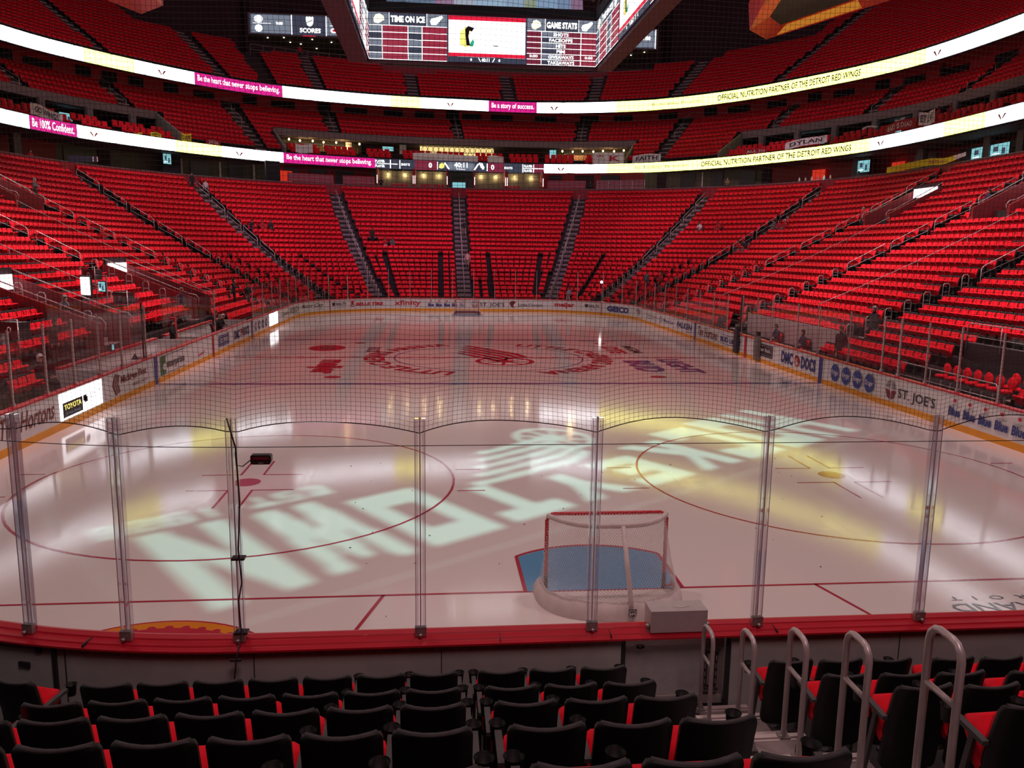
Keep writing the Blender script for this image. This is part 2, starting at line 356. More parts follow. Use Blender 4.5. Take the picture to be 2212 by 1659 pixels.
BF = board_section('dasher_boards', 47.8, 75.6, 'curved white boards at the far end of the ice behind the far goal')
BR = board_section('dasher_boards', 75.6, 123.4, 'white rink boards along the right side of the ice with yellow kick plate')
SN0 = TOT-8.9-13.39-A1                                     # near end
def side_root(s): return BL if s < 47.8 else (BF if s < 75.6 else BR)
def ad(s0, s1, builder, label, z0=.2, z1=1.04):
    root = side_root((s0+s1)/2); LAY[0] = 0; mb = MB(); tf = wall_tf(s0, s1); builder(mb, tf, (s1-s0))
    L = root.location; mb.v = [(x-L.x, y-L.y, z) for x, y, z in mb.v]
    o = obj('advertisement', mb, root); tag(o, label); return o
INK = mat('ad_black', (.03, .025, .03), .4, noise=.05); A_RED = mat('ad_red', (.55, .02, .04), .4, noise=.05); A_BLUE = mat('ad_blue', (.03, .05, .22), .4, noise=.05)
A_GREEN = mat('ad_green', (.03, .16, .06), .4, noise=.05); A_MAROON = mat('ad_maroon', (.20, .02, .04), .4, noise=.05); A_GREY = mat('ad_grey', (.28, .26, .27), .4, noise=.05); A_DRED = mat('ad_brown', (.20, .03, .03), .4, noise=.05)
LBLUE = mat('line_blue', (.03, .05, .30), .4, noise=.05); A_LB = mat('ad_royal', (.03, .07, .33), .4, noise=.05)
def txt(m, t, b0=.35, b1=.85, bold=.02, shear=0, a0=0, a1=1):
    def f(mb, tf, L): LAY[0] += 1; put_text(mb, m, t, tf, a0, a1, b0, b1, bold, shear)
    return f
def sub(polys, m):
    def f(mb, tf, L):
        LAY[0] += 1; mb.use(m); mb.polys(polys, tf)
    return f
def many(*fs):
    def f(mb, tf, L):
        for g in fs: g(mb, tf, L)
    return f
def rnd(m, a, b, r, L, n=20, r0=None): return sub(disc(a, b, r/L, r, n=n, r0=r0), m)
# left side
ad(3.22, 6.0, txt(A_DRED, 'Tim Hortons', .42, .92, .01, .35), 'dark red script advertisement on left boards')
def tvscreen(s0, s1, left):
    def g(mb, tf, L):
        mb.use(E_SIGN); mb.polys(rect(0, .24, 1, 1.0), lambda a, b: (*ring(s0+(s1-s0)*a, -.016)[:2], b))
        def t2(a, b): return (*ring(s0+(s1-s0)*a, -.02)[:2], b)
        if left:
            mb.use(T_DARK); mb.polys(rect(.06, .30, .50, .72), t2)
            put_text(mb, E_GOLD, 'TOYOTA', lambda a, b: (*ring(s0+(s1-s0)*a, -.024)[:2], b), .09, .47, .50, .66, .03); put_text(mb, E_GREY, 'LETS GO PLACES', lambda a, b: (*ring(s0+(s1-s0)*a, -.024)[:2], b), .12, .45, .36, .42, 0)
            mb.use(T_DARK); mb.polys(rect(.52, .55, .60, .72), t2); mb.polys(rect(.545, .50, .625, .66), t2)
            put_text(mb, T_DARK, 'now we Motor', t2, .65, .95, .66, .76, 0, .2); put_text(mb, T_DARK, 'in the City', t2, .65, .88, .54, .63, 0, .2)
        else:
            put_text(mb, A_RED, 'Let\'s', t2, .1, .45, .5, .75, 0, .3); put_text(mb, A_GREY, 'Go', t2, .55, .85, .5, .72, 0, .3)
    return g
ad(6.3, 9.18, tvscreen(6.3, 9.18, True), 'bright white lit advertisement panel with yellow lettering on black')
ad(9.98, 13.1, many(sub([[(0, .62), (.09, .97), (.13, .97), (.045, .62), (.13, .27), (.09, .27)], [(.07, .62), (.14, .93), (.17, .93), (.10, .62), (.17, .31), (.14, .31)], [(.125, .62), (.18, .90), (.21, .90), (.155, .62), (.21, .34), (.18, .34)]], A_DRED),
   txt(A_DRED, 'Michigan First', .52, .84, .03, 0, .24, 1), txt(A_DRED, 'CREDIT UNION', .34, .44, .01, 0, .55, 1)), 'dark red striped diamond and lettering on left boards')
def stripe(s0, s1, m, lab):
    def g(mb, tf, L): mb.use(m); mb.polys(rect(0, 0, 1, 1.04), lambda a, b: (*ring(s0+(s1-s0)*a, -.02)[:2], b))
    ad(s0, s1, g, lab)
stripe(13.95, 14.25, LBLUE, 'blue line stripe on left boards'); stripe(21.8, 22.1, CAPRED, 'red centre line stripe on left boards'); stripe(29.87, 30.17, LBLUE, 'far blue line stripe on left boards')
ad(14.6, 17.62, many(sub(rect(0, .24, .2, .96), A_GREEN), sub(rect(.2, .94, 1, .96), INK), sub(rect(.2, .24, 1, .26), INK), txt(BOARD, 'e', .42, .66, .04, 0, .06, .22), txt(INK, 'nterprise', .36, .74, .02, 0, .23, .97)), 'green square with black lettering advertisement')
ad(18.32, 20.84, many(txt(A_RED, 'QWIK PARK', .48, .84, .02, .1), sub([[(.45, .42), (.7, .44), (.95, .54), (.72, .38), (.5, .36)]], A_RED), sub(rect(0, .36, .4, .375), A_GREY)), 'red slanted lettering advertisement on left boards')
ad(22.9, 24.9, many(sub(rect(0, .34, 1, .88), A_BLUE), sub(rect(.03, .38, .97, .84), A_GREY), sub(rect(.06, .42, .94, .80), A_BLUE), txt(BOARD, 'FOX SPORTS', .5, .72, .02, .2, .12, .9)), 'dark blue framed plaque advertisement')
ad(25.9, 29.3, many(txt(A_BLUE, 'DMC', .36, .84, .05, 0, 0, .36), lambda mb, tf, L: (LAY.__setitem__(0, LAY[0]+1), mb.use(A_RED), mb.polys(disc(.48, .6, .07, .2, n=16, r0=.7), tf), mb.polys([[(.5+x*.1, .62+y*.35) for x, y in p] for p in winged_wheel()], tf)), txt(A_BLUE, 'DOCS', .36, .84, .05, 0, .6, 1)), 'navy lettering with small red wheel on left boards')
ad(30.7, 34.2, many(*[many(rnd(A_BLUE, .1+.27*k, .6, .27, 3.5, 14), rnd(BOARD, .1+.27*k, .6, .12, 3.5, 10)) for k in range(4)]), 'row of four navy round logos on left boards')
ad(34.94, 37.64, tvscreen(34.94, 37.64, False), 'bright white lit panel far along left boards')
ad(38.94, 41.54, many(txt(A_GREY, 'Comerica', .5, .8, .02, .2)), 'grey lettering advertisement near far left corner'); ad(42.1, 45.2, many(txt(A_GREY, 'FORD', .42, .86, .06), txt(A_GREY, 'FIELD', .26, .36, .02, 0, .5, 1)), 'grey block lettering in the far left corner')
ad(45.9, 49.0, many(txt(INK, 'Motor City', .48, .86, .01, .4), sub(rect(.1, .36, .5, .375), INK), sub(rect(.7, .36, 1, .385), INK)), 'black script advertisement in far left corner')
stripe(49.68, 49.76, CAPRED, 'thin red seam at far left of end boards')
def nhltv(a0): return many(sub(shield(.12, .68, .28), INK), txt(INK, 'NHL.TV', .56, .8, .03, 0, .28, 1), txt(A_GREY, 'Watch live', .36, .46, 0, 0, .3, .9))
ad(49.94, 51.38, nhltv(0), 'black shield and lettering left on far boards')
ad(51.74, 54.72, many(sub(disc(.08, .78, .05, .14, n=12), A_RED), sub(disc(.08, .52, .06, .13, n=12, r0=.6), A_RED), sub(disc(.07, .64, .03, .07, n=8), INK), txt(A_RED, 'BELLE TIRE', .48, .76, .05, .15, .18, 1)), 'bold red lettering on far boards')
ad(55.66, 57.9, txt(A_RED, 'xfinity', .36, .9, .02), 'large red lower case lettering on far boards')
def blue_logo(a, w):
    return many(txt(A_BLUE, 'Blue', .38, .66, .05, .1, a, a+w), txt(A_GREY, 'Labatt', .68, .76, 0, .3, a+w*.1, a+w*.9), sub(disc(a+w*.5, .86, w*.14, .06, n=7), A_RED))
ad(58.5, 61.9, many(*[blue_logo(.2*k, .15) for k in range(5)]), 'row of five blue beer logos on far boards')
def joes(ta, L): return many(sub([[(ta*.5-ta*.5*.9, .66), (ta*.42, .66), (ta*.46, .94), (ta*.15, .86)], [(ta*.58, .66), (ta*.95, .66), (ta*.8, .86), (ta*.54, .94)]], A_GREY), sub([[(ta*.05, .6), (ta*.46, .58), (ta*.46, .26), (ta*.2, .34)], [(ta*.54, .58), (ta*.95, .6), (ta*.8, .34), (ta*.54, .26)]], A_MAROON),
    sub([[(ta*.5+x*ta*.3, .62+y*.2) for x, y in star4(0, 0, 1)[0]]], BOARD), txt(INK, "ST. JOE'S", .32, .74, .01, 0, ta*1.12, 1))
ad(62.16, 65.06, joes(.24, 2.9), 'four-leaf emblem and black serif lettering on far boards')
ad(65.46, 68.34, many(sub([[(.0, .7), (.06, .88), (.14, .9), (.2, .8), (.14, .62), (.12, .42), (.2, .36), (.08, .34), (.04, .52)]], A_DRED), txt(INK, 'Little Caesars', .44, .7, .01, 0, .28, 1)), 'small red figure and black serif lettering on far boards')
ad(69.4, 71.2, txt(A_RED, 'meijer', .36, .86, .04), 'red lettering with blue dots on far boards')
ad(72.16, 73.66, nhltv(0), 'black shield and lettering right on far boards'); stripe(73.86, 73.94, CAPRED, 'thin red seam at right of end boards')
ad(74.48, 77.4, txt(A_BLUE, 'GEICO', .34, .82, .06), 'heavy navy lettering at right of far boards')
ad(78.6, 80.4, many(sub([[(.2, .8), (.5, .9), (.9, .75), (.7, .5), (.6, .3), (.5, .5), (.4, .65), (.1, .65)]], A_GREY)), 'grey helmet-shaped mark in far right corner')
ad(82.1, 84.8, many(txt(A_GREY, 'Lawrence', .56, .78, .01), txt(A_GREY, 'Technology', .38, .5, 0)), 'two lines of grey lettering in far right corner')
ad(85.3, 86.2, many(sub(disc(.5, .62, .4, .2, n=14, r0=.6), A_GREY)), 'small grey ring logo on right boards'); ad(86.4, 88.7, txt(A_LB, 'Metro Car', .5, .74, .01, .2), 'small blue lettering on right boards')
ad(89.5, 92.6, many(txt(A_BLUE, 'FALKEN', .46, .82, .04, .15), txt(A_GREY, 'TIRES', .3, .38, .02, 0, .65, .95)), 'navy slanted lettering on right boards')
stripe(93.05, 93.35, LBLUE, 'far blue line stripe on right boards'); stripe(101.03, 101.33, CAPRED, 'red centre line stripe on right boards'); stripe(109.05, 109.35, LBLUE, 'near blue line stripe on right boards')
ad(93.74, 97.1, txt(A_DRED, 'Tim Hortons', .36, .9, .01, .35), 'dark red script advertisement on right boards')
ad(97.6, 100.6, many(sub(rect(0, .80, 1, .83), A_BLUE), sub(rect(0, .33, 1, .36), A_BLUE), txt(A_BLUE, 'BUD LIGHT', .44, .72, .04)), 'navy lettering between two lines on right boards')
ad(102.2, 104.5, many(sub(rect(0, .34, 1, .92), INK), sub(rect(.03, .4, .97, .86), A_GREY), sub(rect(.05, .43, .95, .83), INK), txt(BOARD, 'Flagstar Bank', .52, .74, .02, 0, .1, .92)), 'black framed bank plaque on right boards')
ad(105.44, 108.76, many(txt(A_BLUE, 'DMC', .34, .88, .05, 0, 0, .36), lambda mb, tf, L: (LAY.__setitem__(0, LAY[0]+1), mb.use(A_RED), mb.polys(disc(.48, .6, .075, .24, n=20, r0=.75), tf), mb.polys([[(.49+x*.09, .62+y*.4) for x, y in p] for p in winged_wheel()], tf)), txt(A_BLUE, 'DOCS', .34, .88, .05, 0, .6, 1)), 'navy lettering with small red wheel on right boards')
def roundel(a):
    return many(rnd(A_GREY, a, .6, .345, 3.25, 28), rnd(A_LB, a, .6, .325, 3.25, 28), txt(BOARD, 'Kroger', .46, .72, .02, .15, a-.085, a+.09))
ad(110.04, 113.3, many(*[roundel(.11+.26*k) for k in range(4)]), 'row of four blue round logos with white script')
ad(113.95, 116.8, joes(.25, 2.85), 'large four-leaf emblem and black serif lettering on right boards')
ad(117.45, 120.9, many(*[blue_logo(.2*k, .16) for k in range(5)]), 'row of five blue beer logos on right boards')
for o in bpy.data.objects:
    if o.name.startswith('advertisement'): pass
# near end boards seen from behind
def near_boards():
    root = thing('dasher_boards', 'near end boards with red cap rail in front of the first seat row', 'boards', (0, 0, 0))
    a = TOT-S1  # not used
    s_right = 2*S1+2*A1+T1; sN0 = 123.4; sN1 = TOT
    # parameter for x on the straight part: x = 4.42 - (s-s6)
    s6 = S1+A1+T1+A1+S1+A1
    def sx(x): return s6+(4.42-x)
    segs = [(123.4, sx(.62)), (sx(-.60), TOT)]
    for i, (p, q) in enumerate(segs):
        mb = MB().use(BOARD); ss = rs(p, q, .4); loft(mb, ss, [(0, .2), (0, 1.04), (.06, 1.04), (.06, .2)], True); obj('panel', mb, root)
        mb = MB().use(BACKP); loft(mb, ss, [(.06, -.0), (.06, 1.03), (.2, 1.03), (.2, -.0)], True)
        mb.use(DARK)
        for k, s in enumerate(rs(p, q, 1.8)[1:-1]):
            x, y, nx, ny = ring(s, .203); mb.box((x, y, .55), (.008, .008, .98), atan2(ny, nx))
        mb.use(mat('dark_band', (.2, .19, .17), .7, noise=.3, nscale=20)); loft(mb, [s for s in ss if True], [(.201, .95), (.2035, .95), (.2035, 1.0), (.201, 1.0)], True)  # darker mottled band along the top of the back panel
        obj('back_panel', mb, root)
        mb = MB().use(YEL); loft(mb, ss, [(-.012, 0), (-.012, .2), (.06, .2), (.06, 0)], True); obj('kick_plate', mb, root)
    mb = MB().use(CAPRED); loft(mb, rs(123.4, TOT, .3), [(-.03, 1.04), (-.03, 1.10), (.02, 1.115), (.09, 1.10), (.10, 1.085), (.19, 1.075), (.20, 1.06), (.27, 1.05), (.27, 1.03)], True)
    mb.use(DARK)
    for s in (sx(-.72), sx(-1.9), sx(1.1)): x, y, nx, ny = ring(s, .12); mb.box((x, y, 1.074), (.30, .004, .03), atan2(ny, nx))
    x, y, nx, ny = ring(sx(-6.1)+0, .12); mb.box((x, y, 1.074), (.3, .012, .035), atan2(ny, nx))
    obj('cap_rail', mb, root)
    # black seam, latch slot and bracket on the left back panel
    mb = MB().use(INK)
    for x0 in (-6.45,):
        s = sx(x0); x, y, nx, ny = ring(s, .21); mb.box((x, y, .52), (.03, .045, 1.0), atan2(ny, nx))
    x, y, nx, ny = ring(sx(-6.62), .21); mb.box((x, y, .98), (.03, .07, .09), atan2(ny, nx)); x, y, nx, ny = ring(sx(-6.8), .21); mb.box((x, y, .78), (.02, .13, .055), atan2(ny, nx))
    obj('seam', mb, root)
    # gate set in the boards at the foot of the stairs
    g = thing('boards_gate', 'closed gate in the near boards at the foot of the stairs, steel framed', 'gate', (0, -.1, 0))
    mb = MB().use(mat('gate_panel', (.45, .46, .47), .5, noise=.1)); mb.box((-.10, 0, .62), (.92, .04, .6)); obj('panel', mb, g)
    mb = MB().use(DARK); mb.box((-.57, -.02, .53), (.06, .08, 1.0)); mb.box((.60, -.02, .53), (.06, .12, 1.0)); mb.use(ALU); mb.box((-.12, -.02, .965), (.86, .06, .12)); mb.box((0, -.02, .26), (1.1, .07, .1)); mb.use(DARK); mb.box((0, -.02, .13), (1.14, .08, .16)); mb.use(CONC); mb.box((.44, -.04, .53), (.24, .02, .98)); obj('frame', mb, g)
    mb = MB().use(STEEL)
    for x in (.345, .465):
        mb.use(INK).box((x, -.065, .62), (.035, .02, .38))
        mb.use(CONC)
        for k in range(4): mb.box((x, -.08, .48+.09*k), (.012, .012, .045))
    mb.use(CONC).box((.405, -.07, .62), (.07, .012, .36)); mb.use(DARK); mb.tube([(.33, -.09, .86), (.42, -.1, .88), (.50, -.09, .85)], .014, 6); mb.tube([(.34, -.09, .40), (.42, -.1, .41), (.49, -.09, .39)], .014, 6)
    mb.tube([(-.42, -.06, .90), (-.38, -.08, .89), (-.34, -.06, .90)], .014, 6); obj('latch', mb, g)
    b = thing('goal_judge_box', 'plain grey box mounted on the cap rail above the gate', 'box', (.02, -.06, 1.08))
    mb = MB().use(mat('grey_box', (.50, .46, .47), .5, noise=.05)); mb.box((0, -.02, .12), (.62, .26, .24)); obj('body', mb, b)
    mb = MB().use(STEEL)
    for x in (-.33, .33): mb.lathe([(0, -.03), (.022, -.03), (.026, 0), (.022, .02), (0, .02)], (x, -.1, .06), 8); mb.box((x, -.1, .02), (.03, .03, .05))
    obj('clamp', mb, b); mb = MB().use(WHITE)
    mb.tube([(-.04, -.04, .243), (.0, -.06, .243), (.06, -.065, .243), (.14, -.03, .243)], .006, 4); obj('cable_tie', mb, b)
near_boards()
# ------------------------------------------------------------------ glass and supports
def near_glass():
    xs = [-8.45, -6.79, -5.73, -4.58, -2.73, -.91, .92, 2.79, 4.62]
    pp = []
    s6 = S1+A1+T1+A1+S1+A1; s7 = s6+T1
    for x in xs:
        if x >= -4.42: s = s6+(4.42-x)
        else:
            lo, hi = s7, s7+A1
            for _ in range(40):
                m = (lo+hi)/2
                if ring(m, .09)[0] > x: lo = m
                else: hi = m
            s = lo
        pp.append(s)
    names = ['at the far left edge, where the boards curve', 'above the curved red cap, leftmost full one', 'next to the one carrying the black cable, on its left', 'with a black cable taped to it', 'left of the goal, standing alone',
             'in front of the goal', 'right of the goal and grey box', 'near the right edge by the floor lettering', 'beyond the right edge']
    GW = thing('rink_glass', 'tall clear glass standing on the near boards, held by seven clear uprights', 'glass', (0, 0, 0))
    for k, s in enumerate(pp):
        x, y, nx, ny = ring(s, .09); a = atan2(ny, nx)-pi/2
        root = bpy.data.objects.new('support', None); C.objects.link(root); root.parent = GW; root.location = (x, y, 1.09); root.rotation_euler = (0, 0, a)
        mb = MB().use(PLAST); mb.box((-.036, 0, 1.16), (.040, .06, 2.32)); mb.box((.036, 0, 1.16), (.040, .06, 2.32)); obj('clear_rib', mb, root)
        mb = MB().use(mat('rib_core', (.62, .58, .60), .25, .3, noise=.04)); mb.box((0, .0, 1.16), (.012, .05, 2.34)); mb.box((-.05, .03, 1.16), (.005, .008, 2.32)); mb.box((.05, .03, 1.16), (.005, .008, 2.32)); obj('channel', mb, root)
        mb = MB().use(STEEL); mb.box((0, .03, .05), (.12, .05, .1)); mb.lathe([(0, -.02), (.018, -.02), (.018, .02), (0, .02)], (0, .09, .03), 8, 'y'); obj('foot_clamp', mb, root)
        if k in (2, 3):
            mb = MB().use(GLASS); mb.box((.06, -.05, 2.12), (.30, .008, .17)); obj('cover_plate', mb, root)
    for k in range(len(pp)-1):
        p, q = pp[k], pp[k+1]
        if p > q: p, q = q, p
        mb = MB().use(GLASS); loft(mb, rs(p+.03, q-.03, .25), [(.085, 1.1), (.085, 3.38), (.097, 3.38), (.097, 1.1)], True)
        obj('pane', mb, GW)
    # cable, tape and camera hanging on the left-centre post
    x0 = -4.58; mb = MB().use(INK)
    pts = [(x0-.02, -.17, 3.44), (x0+.06, -.2, 3.15), (x0+.075, -.19, 2.6), (x0+.04, -.18, 2.1), (x0+.06, -.18, 1.75), (x0+.02, -.18, 1.55), (x0+.04, -.2, 1.2), (x0+.02, -.36, 1.02), (x0-.01, -.35, .8), (x0+.03, -.33, .55), (x0+.04, -.34, .2)]
    P = []
    for i in range(len(pts)-1):
        for t in (0, .5): P.append(tuple(pts[i][j]*(1-t)+pts[i+1][j]*t for j in range(3)))
    mb.tube(P+[pts[-1]], .008, 5); mb.tube([(x0+.05, -.18, 3.1), (x0+.06, -.19, 2.97), (x0+.12, -.19, 2.96), (x0+.20, -.14, 3.02)], .006, 5)
    o = solo('cable', mb, 'thin black cable running down the fourth glass support and its boards', 'cable')
    mb = MB().use(INK)
    for z in (1.98, 1.18): mb.box((x0+.02, -.1, z), (.13, .1, .022))
    mb.box((x0, -.31, .98), (.11, .03, .02)); solo('tape', mb, 'black tape strips binding the cable to the support', 'tape')
    c = thing('goal_camera', 'small black box camera with maroon window stuck on the glass', 'camera', (-4.29, -.13, 3.02))
    mb = MB().use(INK); mb.prism([(-.10, -.035), (-.09, -.05), (.085, -.05), (.10, -.02), (.10, .03), (.085, .045), (-.09, .045), (-.10, .035)], -.04, .04, lambda a, b, z: (a, z, b)); obj('housing', mb, c)
    mb = MB().use(A_MAROON); mb.box((0, -.043, .012), (.15, .006, .025)); obj('window', mb, c); mb = MB().use(A_GREY); mb.box((0.0, -.043, -.035), (.05, .006, .008)); obj('nameplate', mb, c)
def ord_(k): return ORD[k]
near_glass()
def side_glass():
    # supports along the sides and the far end; lower glass 1.8 m
    W_ = {}
    def wall(s):
        k = 'benches' if False else ('left' if s < 30 else 'farleft' if s < 51.5 else 'far' if s < 73.8 else 'farright' if s < 99 else 'right')
        if k not in W_: W_[k] = thing('rink_glass', {'left': 'glass with grey uprights on the left boards before the benches', 'farleft': 'glass on the boards round the far left corner', 'far': 'tall clear glass on the boards behind the far goal', 'farright': 'glass on the boards round the far right corner', 'right': 'glass with grey uprights on the right boards before the penalty box'}[k], 'glass', (0, 0, 0))
        return W_[k]
    def sup(s, z1, lab, m=ALU, w=.05, off=.09, z0=1.1):
        x, y, nx, ny = ring(s, off); mb = MB().use(m); mb.box((0, 0, (z1-z0)/2), (.05, w, z1-z0)); mb.box((0, 0, .04), (.09, w*2, .08))
        o = obj('support', mb, wall(s)); o.location = (x, y, z0); o.rotation_euler = (0, 0, atan2(ny, nx))
    def pane(p, q, lab, z1, off=.09, z0=1.1, m=GLASSD):
        mb = MB().use(m); loft(mb, rs(p+.03, q-.03, .5), [(off-.006, z0), (off-.006, z1), (off+.006, z1), (off+.006, z0)], True)
        obj('pane', mb, wall((p+q)/2))
    Lp = [0, 2.1, 4.1, 5.9, 7.6, 9.4, 11.2, 13.48]
    for k, s in enumerate(Lp):
        sup(s, 3.0, 'upright support of the left boards glass, %s from the picture edge' % ORD[k])
    for k in range(len(Lp)-1): pane(Lp[k], Lp[k+1], 'glass pane over the left boards before the benches, %s one' % ORD[k], 2.95)
    q = [30.8, 33.6, 36.4, 39.2, 42.2, 45, 47.2, 49.7, 51.6]; 
    for k, s in enumerate(q): sup(s, 3.0, 'support post of the glass round the far left corner, %s one' % ORD[k])
    for k in range(len(q)-1): pane(q[k], q[k+1], 'glass pane round the far left corner, %s one' % ORD[k], 2.95)
    e = [51.6, 53.4, 55.2, 57, 58.8, 60.6, 62.4, 64.2, 66.0, 67.8, 69.6, 71.4, 73.9]
    for k, s in enumerate(e[1:]): sup(s, 3.5, 'thin glass support over the far boards, %s from the left' % ORD[k], w=.03)
    for k in range(len(e)-1): pane(e[k], e[k+1], 'tall glass pane over the far boards, %s from the left' % ORD[k], 3.45, m=GLASS)
    r = [73.9, 76.2, 78.5, 81, 83.6, 86.2, 88.8, 91.2, 93.6, 96, 98.2]
    for k, s in enumerate(r[1:]): sup(s, 3.0, 'support post of the glass round the far right corner, %s one' % ORD[k])
    for k in range(len(r)-1): pane(r[k], r[k+1], 'glass pane round the far right corner, %s one' % ORD[k], 2.95)
    t = [100.3, 102.2, 103.98, 106.64, 108.6, 111.1, 113.44, 114.46, 116.0, 117.6, 119.4, 121.2, 123.2, 125.4]
    for k, s in enumerate(t): sup(s, 3.05, 'upright support of the right boards glass, %s from the penalty box' % ORD[k], w=.06 if k in (6, 7) else .035)
    for k in range(len(t)-1): pane(t[k], t[k+1], 'glass pane over the right boards, %s from the penalty box' % ORD[k], 2.98)
    # dark padded ends of the penalty box opening
    for s, lab in ((100.2, 'black padded post at the far side of the penalty box'), (102.9, 'grey padded post at the near side of the penalty box')):
        x, y, nx, ny = ring(s, -.12); rt_ = thing('padded_post', lab, 'post', (x, y, 0), atan2(ny, nx))
        mb = MB().use(DARK if s < 101 else CONC); mb.box((0, 0, .68), (.16, .42, 1.15)); mb.use(INK); mb.box((.02, 0, 1.34), (.14, .26, .26)); obj('pad', mb, rt_)
        if s < 101:
            mb = MB().use(INK); mb.box((.2, 0, 2.1), (.1, .14, 1.9)); obj('upright', mb, rt_)
    # red padded upright by the bench gate (left)
    x, y, nx, ny = ring(20.2, 1.2); mb = MB().use(CAPRED); mb.box((0, 0, .95), (.22, .26, 1.9)); solo('padded_post', mb, 'tall red padded post standing between the two team benches', 'post', loc=(x, y, .1), rz=0)
    # glass behind the team benches
    NB = thing('bench_glass', 'glass panes standing behind the near team bench', 'glass'); FB = thing('bench_glass', 'glass panes standing behind the far team bench', 'glass')
    b = [9.6, 12.4, 15.0, 17.9]
    for k in range(3):
        mb = MB().use(GLASSD); loft(mb, rs(b[k]+.05, b[k+1]-.05, .6), [(1.75, 1.2), (1.75, 3.25), (1.765, 3.25), (1.765, 1.2)], True); obj('pane', mb, NB)
    b = [20.4, 23.2, 26.0, 29.0]
    for k in range(3):
        mb = MB().use(GLASSD); loft(mb, rs(b[k]+.05, b[k+1]-.05, .6), [(1.75, 1.2), (1.75, 3.15), (1.765, 3.15), (1.765, 1.2)], True); obj('pane', mb, FB)
    for s, lab in ((13.3, 'dark upright by the near end of the bench'), (22.9, 'tall pale post at the far bench')):
        x, y, nx, ny = ring(s, .12); mb = MB().use(INK if s < 14 else ALU); mb.box((0, 0, 1.0), (.05, .05, 2.0)); solo('bench_post', mb, lab, 'post', loc=(x, y, 1.1))
    # bench enclosure: white wall at the back with red cap, bench seat
    for p, q_, lab in ((10.2, 19.4, 'near team bench along the left boards'), (20.5, 29.6, 'far team bench along the left boards')):
        rt_ = thing('team_bench', 'white walled '+lab, 'bench', (0, 0, 0)); mb = MB().use(WHITE); loft(mb, rs(p, q_, 1), [(1.68, .0), (1.68, 1.12), (1.78, 1.12), (1.78, .0)], True); obj('back_wall', mb, rt_)
        mb = MB().use(CAPRED); loft(mb, rs(p, q_, 1), [(1.62, 1.12), (1.62, 1.19), (1.84, 1.19), (1.84, 1.12)], True); obj('cap_rail', mb, rt_)
        mb = MB().use(CAPRED); loft(mb, rs(p, q_, 1), [(.24, .85), (.24, .9), (.62, .9), (.62, .85)], True); obj('shelf', mb, rt_)
        mb = MB().use(WHITE); loft(mb, rs(p, q_, 1), [(1.2, .5), (1.2, .56), (1.6, .56), (1.6, .5)], True); obj('seat', mb, rt_)
        mb = MB().use(WHITE)
        for s in (p, q_): x, y, nx, ny = ring(s, .95); mb.box((x, y, .56), (1.5, .06, 1.12))
        obj('end_wall', mb, rt_)
    mb = MB().use(INK); mb.lathe([(.13, 0), (.05, .14), (.02, .2), (0, .2)], (0, 0, 0), 10); x, y, _, _ = ring(12.95, .3); solo('traffic_cone', mb, 'small black cone on the red cap of the left boards', 'cone', loc=(x, y, 1.105))
    mb = MB().use(INK); mb.box((0, 0, .14), (.06, .26, .28)); mb.use(E_TEAL); mb.box((.035, 0, .15), (.01, .18, .2)); x, y, _, _ = ring(14.6, 1.7); solo('tablet_screen', mb, 'small dark tablet with pale green screen on the bench wall', 'screen', loc=(x, y, 1.19))
    # penalty box backdrop on the right: white glass panel with players' silhouettes seen behind
    rt_ = thing('penalty_box', 'enclosure of the penalty box behind the right boards', 'box', (0, 0, 0))
    mb = MB().use(mat('frost', (.42, .33, .34), .5, noise=.1, nscale=1)); loft(mb, rs(96.5, 107.2, 1), [(1.9, .1), (1.9, 1.9), (1.95, 1.9), (1.95, .1)], True); obj('back_wall', mb, rt_)
    mb = MB().use(WHITE); loft(mb, rs(96.5, 107.2, 1), [(.9, .75), (.9, .8), (1.4, .8), (1.4, .75)], True); obj('desk', mb, rt_)
side_glass()
